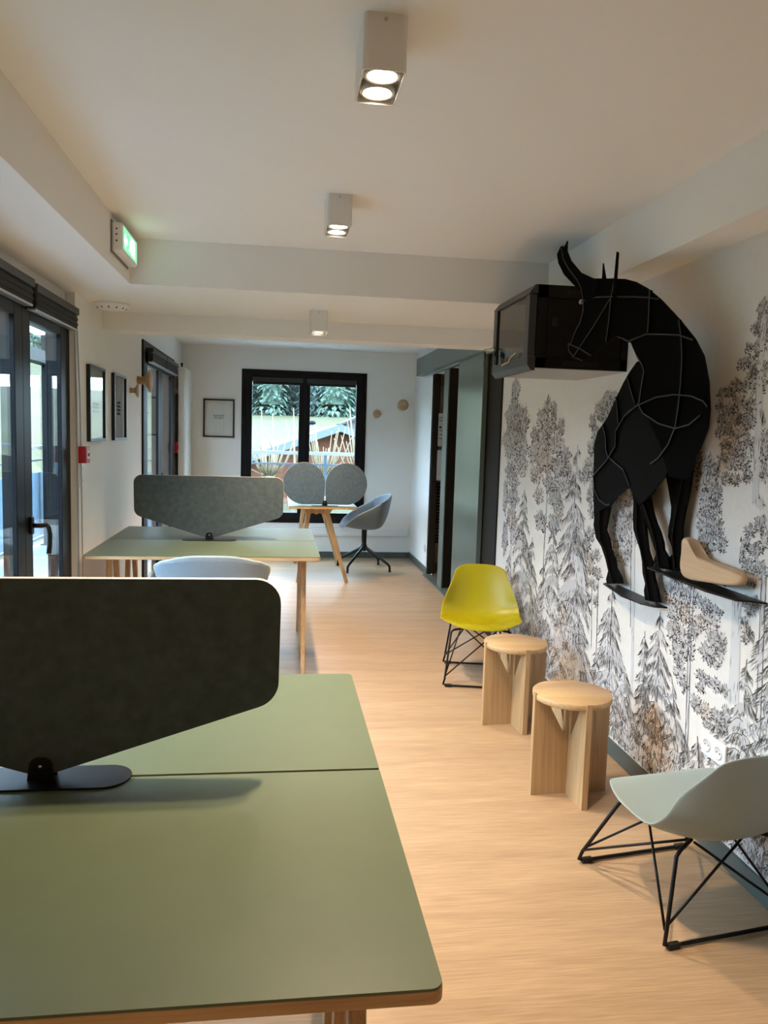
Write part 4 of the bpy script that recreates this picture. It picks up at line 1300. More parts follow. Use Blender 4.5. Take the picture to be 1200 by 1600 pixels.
# keys and the yellow cable
for k, (dy, ang) in enumerate(((0.0, 0.25), (-0.012, -0.22))):
    kx = RX0 - 0.078 if k == 0 else RX0 - 0.046
    ky = RY1 - 0.03 + dy + (0.03 if k == 0 else -0.03)
    o = thing('key', ('left' if k == 0 else 'right') + ' black-headed key hanging from the cabinet door lock', 'key', (kx, ky, 1.80), 0, 'cabinet keys')
    build('key_head', MB().prism([(kx, ky + y, z) for y, z in rounded([(-0.016, 1.845), (0.016, 1.845), (0.013, 1.872), (-0.013, 1.872)], 0.006, 3)], (0.006, 0, 0)), M_RUBBER, o, world=True)
    build('key_blade', MB().prism([(kx, ky + y, z) for y, z in ((-0.004, 1.845), (0.004, 1.845), (0.004 + ang * 0.05, 1.805), (ang * 0.05 - 0.002, 1.80))], (0.002, 0, 0)), M_RUBBER, o, world=True)
    build('key_bow', MB().tube([(kx, ky, 1.872), (kx - 0.004, ky - 0.4 * dy, 1.885), (RX0 - 0.044, RY1 - 0.03, 1.892)], 0.0025, 6), M_STEEL, o, world=True)
o = build('cable_tie', MB().tube([(RX0 - 0.04, 3.53, 1.83), (RX0 - 0.05, 3.57, 1.815), (RX0 - 0.045, 3.62, 1.795), (RX0 - 0.05, 3.68, 1.79), (RX0 - 0.042, 3.74, 1.787)], 0.0028, 6), M_YCABLE)
tag(o, 'thin yellow cable end poking out under the cabinet door', 'cable')

# ================================================================== CHAMOIS SCULPTURE
SC = SCULPT
nN = Vector((0.55, 0.20, 0)).normalized()
nB = Vector((0.75, -0.05, 0)).normalized()
nB = Vector((0.75, -0.05, 0)).normalized()
t = thing('chamois_sculpture', 'life-size black chamois made of interlocking plates, head turned back', 'sculpture', (1.45, 2.95, 0.79))
TH = 0.006
names = {'body_plate': 'body_plate', 'rump_plate': 'rump_plate', 'horn': 'horn', 'horn2': 'horn', 'ear': 'ear', 'ear2': 'ear', 'leg_a': 'leg', 'leg_b': 'leg', 'leg_c': 'leg', 'leg_d': 'leg'}
for key, nm in names.items():
    nv = Vector((1, 0, 0)) if key.startswith('leg') else (nB if key == 'rump_plate' else nN)
    pts = [Vector(p) for p in SC['plates'][key]]
    pr = build(nm, MB().prism(pts, nv * (0.012 if key.startswith('leg') else TH), 0, 1), [M_BLACKM, M_PLATESIDE], t, world=True)
for pts in SC['legribs']:
    build('leg_spine', MB().ribbon(pts, (0.034, 0, 0), 0.005), [M_PLATESIDE], t, world=True)
for pts, wd, pl in SC['ribs']:
    nv = nN if pl == 'N' else nB
    sgn = -1 if nv.x > 0 else 1            # towards the room
    wd *= 0.22
    P = [Vector(p) - nv * 0.5 * wd for p in pts]
    rb_ = build('rib_plate', MB().ribbon(P, nv * wd, 0.005), [M_BLACKM], t, world=True)
    build('rib_edge_lit', MB().ribbon([Vector(p) - nv * (wd + 0.0006) for p in pts], nv * 0.001, 0.0052), [M_EDGE_LIT], rb_).data.transform(t.matrix_basis.inverted())  # thin front strip, its grey painting the highlight along the rib
for nm, pts, z, ye, lab in (('shelf1', SC['shelf1'], 0.79, (3.40, 2.86), 'lower black wall shelf under the hind hooves of the chamois'), ('shelf2', SC['shelf2'], 0.945, (2.95, 2.235), 'upper black wall shelf under the fore hooves and the wooden foot')):
    poly = [(1.5425, ye[0])] + [tuple(p) for p in pts] + [(1.5425, ye[1])]
    o = build('wall_shelf', MB().prism([(x, y, z - 0.003) for x, y in poly], (0, 0, 0.006)), M_BLACK, None, bevel=0.001)
    tag(o, lab, 'shelf', 'black wall shelves')

# wooden foot form on the upper shelf
prof = [Vector(p) for p in SC['foot']]
bm_ = MB()
cx_ = 1.492
n = len(prof)
c0 = sum(prof, Vector()) / n
layers = [(-0.024, 0.80), (-0.019, 0.93), (-0.009, 0.99), (0.009, 0.99), (0.019, 0.93), (0.024, 0.80)]
vs_, fs = [], []
zmin = min(p.z for p in prof)
for dx, k in layers:
    for p in prof:
        z = c0.z + (p.z - c0.z) * k
        vs_.append((cx_ + dx, c0.y + (p.y - c0.y) * k, max(0.946, z if p.z > zmin + 0.03 else p.z)))
for i in range(len(layers) - 1):
    for j in range(n):
        fs.append((i * n + j, i * n + (j + 1) % n, (i + 1) * n + (j + 1) % n, (i + 1) * n + j))
bm_.add(vs_, fs, 0, True)
bm_.add(vs_[:n], [tuple(range(n))[::-1]], 0, True)
bm_.add(vs_[-n:], [tuple(range(n))], 0, True)
o = build('wooden_foot', bm_, M_BEECH, None, sub=2)
tag(o, 'pale wooden foot form lying on the upper black shelf', 'ornament')


# ================================================================== CEILING FIXTURES
def ceiling_light(y, zc, label, lx=0.168):
    t = thing('ceiling_light', label, 'ceiling light', (lx + 0.049, y + 0.09, zc), 0, 'white twin ceiling spots')
    x0, x1, y0, y1 = lx, lx + 0.098, y, y + 0.185
    z0 = zc - 0.118
    w_ = 0.004
    hs = MB()
    out = rounded([(x0, y0), (x1, y0), (x1, y1), (x0, y1)], 0.012, 4)
    inn = rounded([(x0 + w_, y0 + w_), (x1 - w_, y0 + w_), (x1 - w_, y1 - w_), (x0 + w_, y1 - w_)], 0.009, 4)
    k = len(out)
    vs_ = [(x, yy_, zc) for x, yy_ in out] + [(x, yy_, z0) for x, yy_ in out] + [(x, yy_, z0) for x, yy_ in inn] + [(x, yy_, z0 + 0.028) for x, yy_ in inn]
    fs = []
    for r_ in range(3):
        for j in range(k):
            fs.append((r_ * k + j, r_ * k + (j + 1) % k, (r_ + 1) * k + (j + 1) % k, (r_ + 1) * k + j))
    fs.append(tuple(range(3 * k, 4 * k)))
    fs.append(tuple(range(k))[::-1])
    hs.add(vs_, fs)
    build('housing', hs, M_WHITELK, t, world=True)
    build('screw', MB().lathe([(0.004, 0), (0.004, -0.0015), (0, -0.0015)], 10, ((x0 + x1) / 2, y0, zc - 0.012), 'Y'), M_ALU, t, world=True)
    for q in (0.048, 0.137):
        cx, cy = (x0 + x1) / 2, y0 + q
        rg = build('lamp_ring', MB().lathe([(0.033, z0 + 0.027), (0.035, z0 + 0.006), (0.041, z0 + 0.006), (0.043, z0 + 0.027)], 28, (cx, cy, 0)), M_LAMPIN, t, world=True)
        build('lamp', MB().lathe([(0.0, z0 + 0.012), (0.02, z0 + 0.0125), (0.032, z0 + 0.016)], 24, (cx, cy, 0)), M_BULB, t, world=True, recalc=False, label='glowing warm white lamp')
        ld = bpy.data.lights.new('lamp_beam', 'SPOT')
        ld.energy = LAMP_W
        ld.color = LAMP_COL
        ld.spot_size = radians(112)
        ld.spot_blend = 1.0
        ld.shadow_soft_size = 0.028
        lo = bpy.data.objects.new('lamp_beam', ld)
        COL.objects.link(lo)
        lo.parent = t
        lo.location = Vector((cx, cy, z0 - 0.004)) - t.location
    return t


ceiling_light(1.774, ZC, 'white twin ceiling spot nearest the viewer at the top')
ceiling_light(3.077, ZC, 'white twin ceiling spot just before the first cross beam')
ceiling_light(4.524, ZS, 'white twin ceiling spot between the two ceiling beams')
ceiling_light(6.75, ZC3, 'white twin ceiling spot farthest away, half hidden by the second beam')

ceiling_light(-1.6, ZC, 'added white twin ceiling spot behind the viewer, brightening the near desk edge')  # extra unseen fixture, added to brighten the front edge of the nearest desk

# round ceiling vent
t = thing('ceiling_vent', 'round white air vent on the ceiling strip by the left wall', 'vent', (-0.955, 4.70, ZS - 0.03))
build('vent_dish', MB().lathe([(0.102, ZS - 0.0005), (0.102, ZS - 0.006), (0.075, ZS - 0.03), (0.05, ZS - 0.034), (0.0, ZS - 0.034)], 36, (-0.955, 4.70, 0)), M_WHITEPL, t, world=True)
for k in range(12):
    a = 2 * pi * k / 12
    d = Vector((cos(a), sin(a), 0))
    c_ = Vector((-0.955, 4.70, ZS - 0.0225)) + d * 0.084
    build('vent_slot', MB().bar(c_ - d * 0.009 + Vector((0, 0, -0.0075)), c_ + d * 0.001 + Vector((0, 0, 0.0005)), 0.009, 0.002), mat('vent_shadow', (120, 120, 118), 0.6), t, world=True)

# emergency exit sign on the window-side soffit
t = thing('exit_sign', 'small lit green emergency exit sign on the left soffit', 'sign', (-0.729, 3.76, 2.19))
EX = -0.729
build('housing', MB().box(EX, EX + 0.048, 3.575, 3.935, 2.193, 2.315), M_WHITEPL, t, world=True, bevel=0.01, seg=3)
build('back_plate', MB().box(EX - 0.0, EX + 0.006, 3.565, 3.94, 2.185, 2.32), mat('grey_plate', (110, 110, 108), 0.5), t, world=True)
fc = build('sign_face', MB().box(EX + 0.0475, EX + 0.0495, 3.595, 3.915, 2.207, 2.302), M_EXITG, t, world=True)
px_ = EX + 0.0503


def flat(name, yz):
    o = build(name, MB().prism([(px_, y, z) for y, z in yz], (0.0012, 0, 0)), M_EXITW, t, world=True)
    return o


flat('door_symbol', [(3.80, 2.218), (3.855, 2.218), (3.855, 2.292), (3.80, 2.292)])
flat('arrow_symbol', [(3.61, 2.25), (3.64, 2.28), (3.64, 2.262), (3.675, 2.262), (3.675, 2.238), (3.64, 2.238), (3.64, 2.22)])
flat('runner_head', [(3.765 + 0.009 * cos(a * pi / 6), 2.283 + 0.009 * sin(a * pi / 6)) for a in range(12)])
flat('runner_body', [(3.745, 2.27), (3.772, 2.27), (3.768, 2.246), (3.785, 2.222), (3.775, 2.218), (3.755, 2.24), (3.735, 2.222), (3.715, 2.224), (3.717, 2.232), (3.733, 2.232), (3.748, 2.25), (3.73, 2.252), (3.725, 2.262)])
for z in (2.235, 2.262, 2.285):
    build('indicator', MB().lathe([(0.004, 0), (0.004, -0.001), (0, -0.001)], 8, (EX + 0.024, 3.575, z), 'Y'), M_INKB, t, world=True)


# ================================================================== PICTURES
def picture(label, u0, u1, z0, z1, mk, loc, marks):
    t = thing('framed_print', label, 'picture', loc, 0, 'black framed prints')
    fwid, dep = 0.016, 0.022
    boxw(t, 'frame_bar', mk, u0, u0 + fwid, 0.0005, dep, z0, z1, M_PICBLACK, 0.001)
    boxw(t, 'frame_bar', mk, u1 - fwid, u1, 0.0005, dep, z0, z1, M_PICBLACK, 0.001)
    boxw(t, 'frame_bar', mk, u0 + fwid, u1 - fwid, 0.0005, dep, z0, z0 + fwid, M_PICBLACK, 0.001)
    boxw(t, 'frame_bar', mk, u0 + fwid, u1 - fwid, 0.0005, dep, z1 - fwid, z1, M_PICBLACK, 0.001)
    boxw(t, 'print', mk, u0 + fwid, u1 - fwid, 0.0005, 0.006, z0 + fwid, z1 - fwid, M_PRINT, 0)
    for (a, b, c, d) in marks:
        boxw(t, 'printed_word', mk, a, b, 0.006, 0.0066, c, d, M_INKB, 0)
    boxw(t, 'picture_glass', mk, u0 + fwid, u1 - fwid, 0.012, 0.014, z0 + fwid, z1 - fwid, M_PICGLASS, 0)


def words(u0, u1, ztop, n, h_, gap, rng, sgn=1):
    out = []
    for k in range(n):
        z = ztop - k * gap
        u = u0 + rng.uniform(0, 0.01)
        while u < u1 - 0.012:
            w_ = rng.uniform(0.012, 0.03)
            e = min(u + w_, u1)
            q = u
            while q < e - 0.002:                 # letter-like strokes
                out.append((q, q + 0.0026, z - h_ * rng.uniform(0.75, 1.2), z + (0.004 if rng.random() < 0.25 else 0)))
                q += 0.0048
            out.append((u, e, z - h_ * 0.62, z - h_ * 0.42))
            u = e + 0.006
    return out


rg_ = random.Random(5)
mkL = lambda u, w_, z: (XL + w_, u, z)
mkE = lambda u, w_, z: (u, YE - w_, z)
picture('black framed print on the left wall, nearer the balcony door', 4.578, 4.975, 1.348, 1.78, mkL, (XL, 4.78, 1.348), words(4.70, 4.86, 1.57, 3, 0.012, 0.022, rg_))
picture('black framed print on the left wall, next to the wooden hooks', 5.238, 5.64, 1.347, 1.78, mkL, (XL, 5.44, 1.347), words(5.38, 5.50, 1.60, 4, 0.013, 0.024, rg_))
picture('black framed print with three short text lines on the end wall', -0.833, -0.493, 1.349, 1.772, mkE, (-0.66, YE, 1.349), words(-0.725, -0.605, 1.595, 3, 0.009, 0.0165, rg_))


# ================================================================== WOODEN HOOKS
def hook(label, c, r_, axis, group):
    """mushroom-shaped coat hook; axis is the wall normal"""
    t = thing('wall_hook', label, 'hook', c, 0, group)
    L_ = r_ * 1.15
    s = 1
    ax = 'X'
    if axis == '-Y':
        ax, s = 'Y', -1
    build('hook_stem', MB().lathe([(r_ * 0.42, 0.0), (r_ * 0.34, s * L_ * 0.3), (r_ * 0.42, s * L_ * 0.7)], 24, (0, 0, 0), ax), M_HOOK, t)
    build('hook_disc', MB().lathe([(0.0, s * L_ * 0.66), (r_ * 0.6, s * L_ * 0.7), (r_ * 0.97, s * L_ * 0.92), (r_, s * L_ * 0.99), (r_ * 0.92, s * L_ * 1.06), (r_ * 0.5, s * L_ * 1.14), (0.0, s * L_ * 1.16)], 36, (0, 0, 0), ax), M_HOOK, t)


hook('large round oak hook on the left wall beside the far balcony door', (XL, 6.18, 1.79), 0.083, 'X', 'oak wall hooks')
hook('small round oak hook on the left wall next to the framed print', (XL, 5.88, 1.70), 0.05, 'X', 'oak wall hooks')
hook('small round oak hook right of the end window', (1.105, YE, 1.668), 0.045, '-Y', 'oak wall hooks')
hook('large round oak hook near the right corner of the end wall', (1.40, YE, 1.775), 0.063, '-Y', 'oak wall hooks')


# ================================================================== SMALL WALL FITTINGS
def alarm(label, u0, u1, z0, z1, x0):
    t = thing('fire_alarm', label, 'alarm', (x0, (u0 + u1) / 2, z0), 0, 'red fire call points')
    build('alarm_box', MB().box(x0, x0 + 0.045, u0, u1, z0, z1), M_RED, t, world=True, bevel=0.004)
    build('alarm_panel', MB().box(x0 + 0.045, x0 + 0.047, u0 + 0.018, u1 - 0.018, z0 + 0.024, z1 - 0.024), M_WHITEPL, t, world=True)
    build('alarm_button', MB().box(x0 + 0.047, x0 + 0.049, u0 + 0.032, u1 - 0.032, z0 + 0.036, z1 - 0.036), M_INKB, t, world=True)


alarm('red fire call point on the left wall beside the near balcony door', 4.375, 4.465, 1.235, 1.325, XL)
alarm('red fire call point between the far balcony door and the radiator', 8.205, 8.235, 1.18, 1.30, XL)


def socket(label, u0, u1, z0, z1, mk, loc, rings, wall):
    t = thing('wall_socket', label, 'socket', loc, 0, 'white wall sockets')
    boxw(t, 'cover_plate', mk, u0, u1, 0.0016 if wall else 0.0005, 0.011, z0, z1, M_WHITEPL, 0.003)
    for cu, cz in rings:
        a = mk(cu, 0.0112, cz)
        ax = 'Y' if abs(mk(0, 1, 0)[1] - mk(0, 0, 0)[1]) > 0.5 else 'X'
        s = mk(0, 1, 0)[0] - mk(0, 0, 0)[0] if ax == 'X' else mk(0, 1, 0)[1] - mk(0, 0, 0)[1]
        build('socket_ring', MB().lathe([(0.024, 0), (0.024, 0.003 * s), (0.0205, 0.003 * s), (0.0195, 0.0004 * s), (0.0, 0.0004 * s)], 28, a, ax), M_WHITEPL, t, world=True)
        for k in (-1, 1):
            build('socket_hole', MB().lathe([(0.0028, 0), (0.0028, 0.0005 * s), (0, 0.0005 * s)], 8, mk(cu + k * 0.0095, 0.0118, cz), ax), M_INKB, t, world=True)


mkR = lambda u, w_, z: (XR - w_, u, z)
socket('double white socket low on the wallpaper behind the ice grey chair', 2.385, 2.535, 0.332, 0.412, mkR, (XR, 2.46, 0.332), ((2.498, 0.372), (2.425, 0.372)), True)
socket('double white socket on the left wall under the red call point', 4.382, 4.462, 1.105, 1.225, mkL, (XL, 4.42, 1.105), ((4.422, 1.195), (4.422, 1.135)), False)
socket('small white socket low on the right wall near the sliding door', 7.93, 8.01, 0.22, 0.30, mkR, (XR, 7.97, 0.22), ((7.97, 0.26),), False)

# blind cords hanging by the near balcony door
for k, (dy, lab) in enumerate(((0.0, 'pale pull cord hanging beside the near balcony door, left strand'), (0.035, 'pale pull cord hanging beside the near balcony door, right strand'))):
    pts = [(XLD + 0.05 + 0.008 * k, 4.335 + dy * 0.5, 1.95), (XLD + 0.055 + 0.008 * k, 4.345 + dy, 1.6), (XLD + 0.056 + 0.008 * k, 4.35 + dy * 1.3, 1.1), (XLD + 0.057 + 0.008 * k, 4.352 + dy * 1.5, 0.55), (XLD + 0.057 + 0.008 * k, 4.355 + dy * 1.5, 0.3)]
    o = build('pull_cord', MB().tube(pts, 0.004, 6), M_PIPING)
    tag(o, lab, 'cord', 'blind pull cords')

# cable trunking on the end wall
t = thing('cable_trunking', 'white cable trunking along the end wall under the window', 'trunking', (0.25, YE, 0.255))
build('trunking_body', MB().box(XL + 0.13, 1.50, YE - 0.04, YE - 0.0005, 0.255, 0.355), M_WHITEPL, t, world=True, bevel=0.004)
build('trunking_cover', MB().box(XL + 0.13, 1.497, YE - 0.045, YE - 0.04, 0.272, 0.338), M_WHITEPL, t, world=True, bevel=0.002)

# tall radiator in the left end corner
t = thing('radiator', 'tall white vertical radiator in the corner by the far balcony door', 'radiator', (XL + 0.06, 8.55, 0.12))
build('panel', MB().box(XL + 0.045, XL + 0.11, 8.25, 8.85, 0.12, 2.06), M_WHITELK, t, world=True, bevel=0.006)
for k in range(6):
    build('rib', MB().box(XL + 0.11, XL + 0.118, 8.262 + k * 0.098, 8.262 + k * 0.098 + 0.085, 0.14, 2.04), M_WHITELK, t, world=True, bevel=0.003)
build('bracket', MB().box(XL + 0.0005, XL + 0.045, 8.4, 8.44, 1.8, 1.84).box(XL + 0.0005, XL + 0.045, 8.66, 8.70, 1.8, 1.84).box(XL + 0.0005, XL + 0.045, 8.4, 8.44, 0.3, 0.34).box(XL + 0.0005, XL + 0.045, 8.66, 8.70, 0.3, 0.34), M_WHITELK, t, world=True)
build('air_valve', MB().lathe([(0.009, 2.06), (0.009, 2.085), (0.013, 2.09), (0.013, 2.10), (0, 2.104)], 12, (XL + 0.075, 8.29, 0)), M_BLACK, t, world=True)


# ================================================================== OUTSIDE
M_DECK = mat('balcony_deck', (128, 136, 142), 0.6)
M_FROST = mat('frosted_panel', (104, 128, 146), 0.25, spec=0.5)
M_RAILW = mat('balcony_rail', (120, 122, 122), 0.4)
M_RAILB = mat('balcony_rail_steel', (84, 100, 112), 0.35, 0.5)
M_BARK = mat('bark', (92, 76, 62), 0.9)
M_NEEDLE = mat('spruce_needles', (62, 80, 76), 0.85, noise=(0.8, 0.25, (1, 1, 1)))
M_NEEDLE2 = mat('pale_spruce_needles', (70, 92, 78), 0.85, noise=(0.8, 0.25, (1, 1, 1)))
M_GRASS = mat('alpine_meadow', (62, 62, 32), 0.95, noise=(0.35, 0.22, (1, 1, 1)))
M_CHALET = mat('chalet_larch', (98, 58, 38), 0.8, noise=(6, 0.15, (1, 1, 8)))
M_ROOF = mat('roof_slate', (46, 52, 52), 0.6)
M_FASCIA = mat('roof_fascia', (78, 90, 90), 0.6)
M_TWIG = mat('pale_bare_twigs', (116, 104, 80), 0.8)
M_HOUSEW = mat('far_house_render', (84, 80, 80), 0.8)

# balcony around the two glazed sides
structure('balcony_floor', MB().box(-2.95, -1.2, -3.0, 10.9, -0.22, -0.04).box(-1.2, 4.0, 9.1, 10.9, -0.22, -0.04), M_DECK, label='pale balcony floor outside the glazing')
structure('balcony_roof_beam', MB().box(-2.86, -2.70, -3.0, 10.1, 2.14, 2.28), M_ANTH, label='dark beam along the balcony edge')
structure('balcony_roof', MB().add([(-2.95, -3, 2.52), (-1.2, -3, 2.6), (-1.2, 10.2, 2.6), (-2.95, 10.2, 2.52)], [(0, 1, 2, 3)]), M_CANOPY, label='translucent pale canopy over the balcony')
for k, y in enumerate((10.0, 5.6, 1.2)):
    o = thing('balcony_post', ('dark square balcony post at the far corner', 'dark square balcony post opposite the far balcony door', 'dark square balcony post near the viewer')[k], 'post', (-2.78, y, -0.04), 0, 'balcony posts')
    build('shaft', MB().box(-2.84, -2.72, y - 0.06, y + 0.06, -0.03, 2.5), M_ANTH, o, world=True, bevel=0.004)
    build('foot_plate', MB().box(-2.87, -2.69, y - 0.09, y + 0.09, -0.04, -0.028), M_ANTH, o, world=True)


def railing(label, a, b, posts, frosted, group):
    a, b = Vector(a), Vector(b)
    t = thing('balcony_railing', label, 'railing', (a + b) / 2, 0, group)
    d = (b - a).normalized()
    up = Vector((0, 0, 1))
    build('hand_rail', MB().bar(a + up * 1.15, b + up * 1.15, 0.06, 0.045), M_RAILW, t, world=True)
    build('mid_rail', MB().bar(a + up * 1.0, b + up * 1.0, 0.025, 0.025), M_RAILB, t, world=True)
    build('low_rail', MB().bar(a + up * 0.04, b + up * 0.04, 0.03, 0.03), M_RAILB, t, world=True)
    for k in range(posts + 1):
        p = a + (b - a) * k / posts
        build('rail_post', MB().bar(p + up * -0.04, p + up * 1.13, 0.04, 0.04, (1, 0, 0)), M_RAILB, t, world=True)
    n = posts
    for k in range(n):
        p0 = a + (b - a) * (k + 0.06) / n
        p1 = a + (b - a) * (k + 0.94) / n
        build('panel', MB().bar((p0 + up * 0.46), (p1 + up * 0.46), 0.012, 0.78), M_FROST if frosted else M_GLASS, t, world=True)


railing('pale balcony railing outside the left glazing', (-2.90, -2.8, 0), (-2.90, 10.5, 0), 8, True, 'balcony railings')
railing('white topped balcony railing outside the end window', (-1.0, 10.6, 0), (3.9, 10.6, 0), 3, False, 'balcony railings')
railing('short frosted balcony railing at the far left corner', (-2.8, 10.6, 0), (-1.06, 10.6, 0), 1, True, 'balcony railings')


# hillside
def hill(x, y):
    d = math.hypot(x, y)
    az = math.degrees(math.atan2(x, y))
    k = 1.0 + 1.5 * max(0, min(1, (-az - 6) / 12))
    z = -3.4
    if d > 18:
        z += (min(d, 42) - 18) * 0.165 * (1 + 0.25 * (k - 1))
    if d > 42:
        z += (d - 42) * 0.062 * k
    return z + 0.15 * sin(x * 0.3) * cos(y * 0.23)


NA, NR = 72, 40
vs_, fs = [], []
for i in range(NR + 1):
    d = 6 * (170 / 6) ** (i / NR)
    for j in range(NA):
        a = 2 * pi * j / NA
        x, y = d * sin(a), d * cos(a)
        vs_.append((x, y, hill(x, y)))
for i in range(NR):
    for j in range(NA):
        fs.append((i * NA + j, i * NA + (j + 1) % NA, (i + 1) * NA + (j + 1) % NA, (i + 1) * NA + j))
fs.append(tuple(range(NA)))
gm = MB().add(vs_, fs, 0, True)
structure('hillside', gm, M_GRASS, label='pale green alpine meadow rising behind the house')


def spruce_tree(label, x, y, h_, r_, mt, group, rng):
    z = hill(x, y) - 0.15
    t = thing('spruce_tree', label, 'tree', (x, y, z), rng.uniform(0, 6), group)
    build('trunk', MB().tube([(0, 0, 0), (0, 0, h_ * 0.5), (0, 0, h_ * 0.95)], 0.2, 7, radii=[0.26, 0.15, 0.03]), M_BARK, t)
    m_ = MB()
    for k in range(1500):
        f = rng.random() ** 1.35
        a = rng.uniform(0, 2 * pi)
        tier = 0.72 + 0.28 * ((f * 17) % 1.0)              # boughs sit in tiers
        rad = (r_ * (1 - f) ** 0.85 + 0.1) * tier * rng.uniform(0.45, 1.05)
        zc = h_ * (0.03 + 0.95 * f) - rad * 0.35
        ca, sa = cos(a), sin(a)
        ln, wd = rng.uniform(0.35, 0.8), rng.uniform(0.10, 0.24)
        dz = ln * rng.uniform(0.3, 1.1)
        b0 = (rad * ca, rad * sa, zc)
        p1 = ((rad + ln * 0.5) * ca - wd * sa, (rad + ln * 0.5) * sa + wd * ca, zc - dz * 0.4)
        p2 = ((rad + ln) * ca, (rad + ln) * sa, zc - dz)
        p3 = ((rad + ln * 0.5) * ca + wd * sa, (rad + ln * 0.5) * sa - wd * ca, zc - dz * 0.4)
        m_.add([b0, p1, p2, p3], [(0, 1, 2), (0, 2, 3)])
    m_.lathe([(r_ * 0.55, h_ * 0.06), (r_ * 0.3, h_ * 0.5), (0.03, h_ * 0.97)], 9)     # dense inner crown
    build('foliage', m_, mt, t, recalc=False)


rt = random.Random(11)
for k in range(36):
    az = radians(-3.6 + 12.0 * ((k % 12) + 0.33 * (k // 12)) / 11.6 + rt.uniform(-0.35, 0.35))
    d = (84, 96, 110)[k // 12] + rt.uniform(-3, 3)
    spruce_tree('spruce in the forest edge seen through the end window', d * sin(az), d * cos(az), rt.uniform(17, 23), rt.uniform(1.9, 2.5), rt.choice((M_NEEDLE, M_NEEDLE2)), 'spruces of the forest edge', rt)
for k in range(12):
    az = radians(-40 + 2.7 * k + rt.uniform(-0.8, 0.8))
    d = 95 + rt.uniform(-8, 10)
    spruce_tree('spruce on the meadow crest beyond the balcony', d * sin(az), d * cos(az), rt.uniform(11, 15), rt.uniform(2.4, 3.4), M_NEEDLE2, 'spruces on the meadow crest', rt)

# thin bare saplings on the slope
for k, (azd, d, h_) in enumerate(((-1.2, 27, 4.2), (-0.4, 28, 3.9), (1.1, 26.5, 4.3), (1.7, 28, 3.9), (-0.9, 25, 3.6))):
    a = radians(azd)
    x, y = d * sin(a), d * cos(a)
    z = hill(x, y) - 0.1
    o = build('sapling', MB().tube([(x, y, z), (x + 0.05, y, z + h_ * 0.5), (x - 0.03, y, z + h_)], 0.05, 6, radii=[0.06, 0.045, 0.015])
              .tube([(x + 0.04, y, z + h_ * 0.55), (x + 0.3, y, z + h_ * 0.8)], 0.02, 5, radii=[0.025, 0.008])
              .tube([(x, y, z + h_ * 0.65), (x - 0.28, y + 0.1, z + h_ * 0.9)], 0.02, 5, radii=[0.022, 0.008]), M_TWIG)
    tag(o, 'thin bare sapling standing on the meadow slope', 'sapling', 'bare saplings on the slope')

# chalet with low gable roof, its gable turned to the window
CY, CA = 30.0, (2.32, 1.74)          # distance, ridge (x, z)
t = thing('chalet', 'brown timber chalet with low pale gable roof outside the end window', 'building', (CA[0], CY + 4, -2.6))
sl = 0.365
hw = 4.0
build('wall', MB().prism([(CA[0] - hw + 0.5, CY + 4, -2.9), (CA[0] + hw - 0.5, CY + 4, -2.9), (CA[0] + hw - 0.5, CY + 4, CA[1] - 0.28 - sl * (hw - 0.5)), (CA[0], CY + 4, CA[1] - 0.28), (CA[0] - hw + 0.5, CY + 4, CA[1] - 0.28 - sl * (hw - 0.5))], (0, 7.4, 0)), M_CHALET, t, world=True)
bd = MB()
for k in range(18):
    z0 = -1.6 + k * 0.18
    half = min(hw - 0.52, max(0.0, (CA[1] - 0.34 - (z0 + 0.16)) / sl))
    if half > 0.2:
        bd.box(CA[0] - half, CA[0] + half, CY + 0.27, CY + 0.3, z0, z0 + 0.165)
build('gable_boards', bd, M_CHALET, t, world=True, recalc=False, kind='stuff')
for s in (-1, 1):
    e = (CA[0] + s * hw, CA[1] - sl * hw)
    rf = build('roof_slope', MB().hexa([(CA[0], CY - 0.5, CA[1] - 0.16), (e[0], CY - 0.5, e[1] - 0.16), (e[0], CY + 8.4, e[1] - 0.16), (CA[0], CY + 8.4, CA[1] - 0.16)],
                                       [(CA[0], CY - 0.5, CA[1]), (e[0], CY - 0.5, e[1]), (e[0], CY + 8.4, e[1]), (CA[0], CY + 8.4, CA[1])]), M_ROOF, t, world=True)
    build('fascia', MB().hexa([(CA[0], CY - 0.56, CA[1] - 0.26), (e[0], CY - 0.56, e[1] - 0.26), (e[0], CY - 0.5, e[1] - 0.26), (CA[0], CY - 0.5, CA[1] - 0.26)],
                              [(CA[0], CY - 0.56, CA[1] + 0.02), (e[0], CY - 0.56, e[1] + 0.02), (e[0], CY - 0.5, e[1] + 0.02), (CA[0], CY - 0.5, CA[1] + 0.02)]), M_FASCIA, t, world=True)
w_ = build('window', MB().box(CA[0] - 0.5, CA[0] + 0.5, CY + 0.2, CY + 0.28, -0.9, 0.1), M_FASCIA, t, world=True)
build('pane', MB().box(CA[0] - 0.4, CA[0] + 0.4, CY + 0.18, CY + 0.21, -0.8, 0.0), M_ANTH, w_).data.transform(t.matrix_basis.inverted())

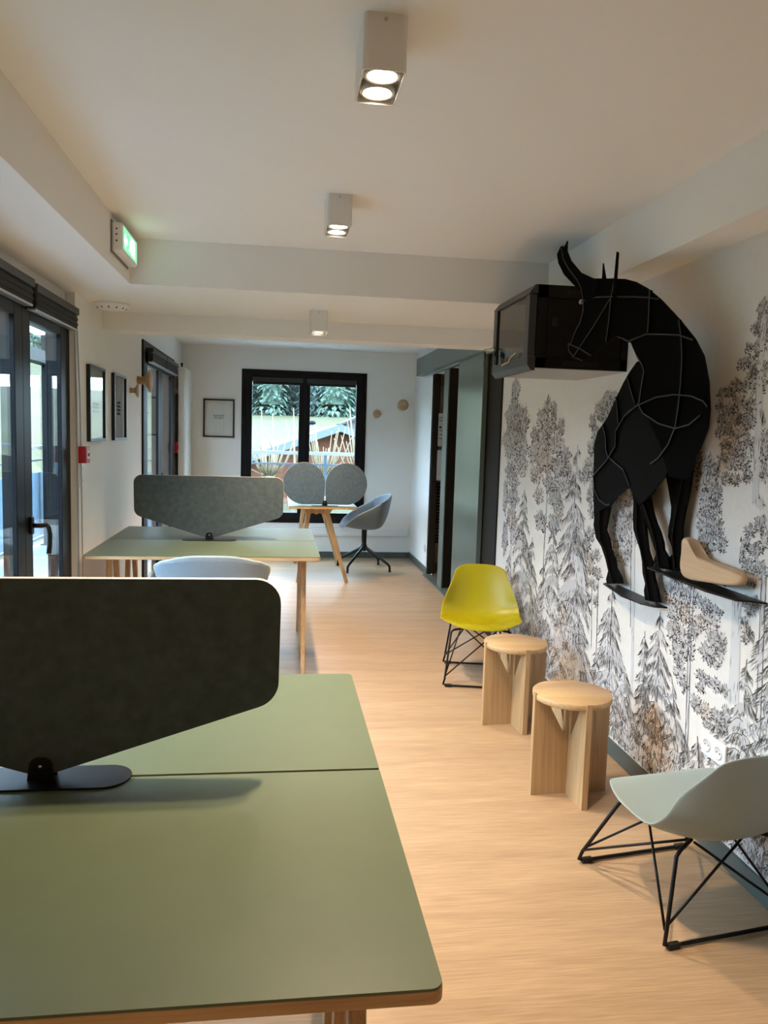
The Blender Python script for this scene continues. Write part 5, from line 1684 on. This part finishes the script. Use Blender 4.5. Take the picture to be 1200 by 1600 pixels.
# pale house and small tower roof farther up
t = thing('far_house', 'small pale house behind the chalet ridge', 'building', (5.2, 50, hill(5.2, 50)))
zb = hill(5.2, 50) - 0.4
build('wall', MB().prism([(4.05, 50, zb), (6.4, 50, zb), (6.4, 50, 2.0), (5.2, 50, 2.5), (4.05, 50, 2.0)], (0, 4, 0)), M_HOUSEW, t, world=True)
build('roof', MB().prism([(3.8, 50, 1.9), (5.2, 50, 2.5), (6.6, 50, 1.9), (6.6, 50, 2.02), (5.2, 50, 2.64), (3.8, 50, 2.02)], (0, 4.6, 0)), M_ROOF, t, world=True)
t = thing('garden_shelter', 'small pale pointed shelter with a dark cap on the meadow', 'shelter', (1.85, 44, hill(1.85, 44)))
zb = hill(1.85, 44) - 0.1
zt = 1.44 + 44 * (676 - 664) / 1215
build('canopy', MB().lathe([(1.3, zt - 1.25), (0.7, zt - 0.7), (0.14, zt)], 8, (1.85, 44, 0)), M_HOUSEW, t, world=True)
build('cap', MB().lathe([(0.2, zt), (0.2, zt + 0.16), (0.0, zt + 0.24)], 10, (1.85, 44, 0)), M_ANTH, t, world=True)
for s in range(4):
    a = pi / 4 + s * pi / 2
    build('pole', MB().bar((1.85 + cos(a), 44 + sin(a), zb), (1.85 + cos(a), 44 + sin(a), zt - 1.0), 0.1, 0.1, (1, 0, 0)), M_HOUSEW, t, world=True)

# bare pollarded shrubs in front of the chalet
rb = random.Random(4)
for k, (x, y, top, lab) in enumerate(((-0.15, 12.6, 1.32, 'bare pale shrub at the left of the end window view'), (0.75, 13.0, 1.55, 'bare pale shrub behind the two round felt pads'), (1.42, 13.0, 1.95, 'tall bare pale shrub at the right of the end window view'))):
    zb = hill(x, y)
    t = thing('bare_shrub', lab, 'shrub', (x, y, zb), 0, 'bare pollarded shrubs')
    build('stem', MB().tube([(x, y, zb), (x + 0.03, y, -1.2), (x, y, 0.72)], 0.08, 8, radii=[0.12, 0.09, 0.07]), M_TWIG, t, world=True)
    for j in range(26):
        a = rb.uniform(0, 2 * pi)
        sp_ = rb.uniform(0.05, 0.5)
        hh = rb.uniform(0.45, 1.0) * (top - 0.7)
        dx, dy = cos(a) * sp_, sin(a) * sp_ * 0.7
        p = [(x, y, 0.68), (x + dx * 0.7, y + dy * 0.7, 0.72 + hh * 0.35), (x + dx * 1.05, y + dy * 1.05, 0.72 + hh)]
        build('twig', MB().tube(p, 0.01, 5, radii=[0.016, 0.012, 0.006]), M_TWIG, t, world=True)
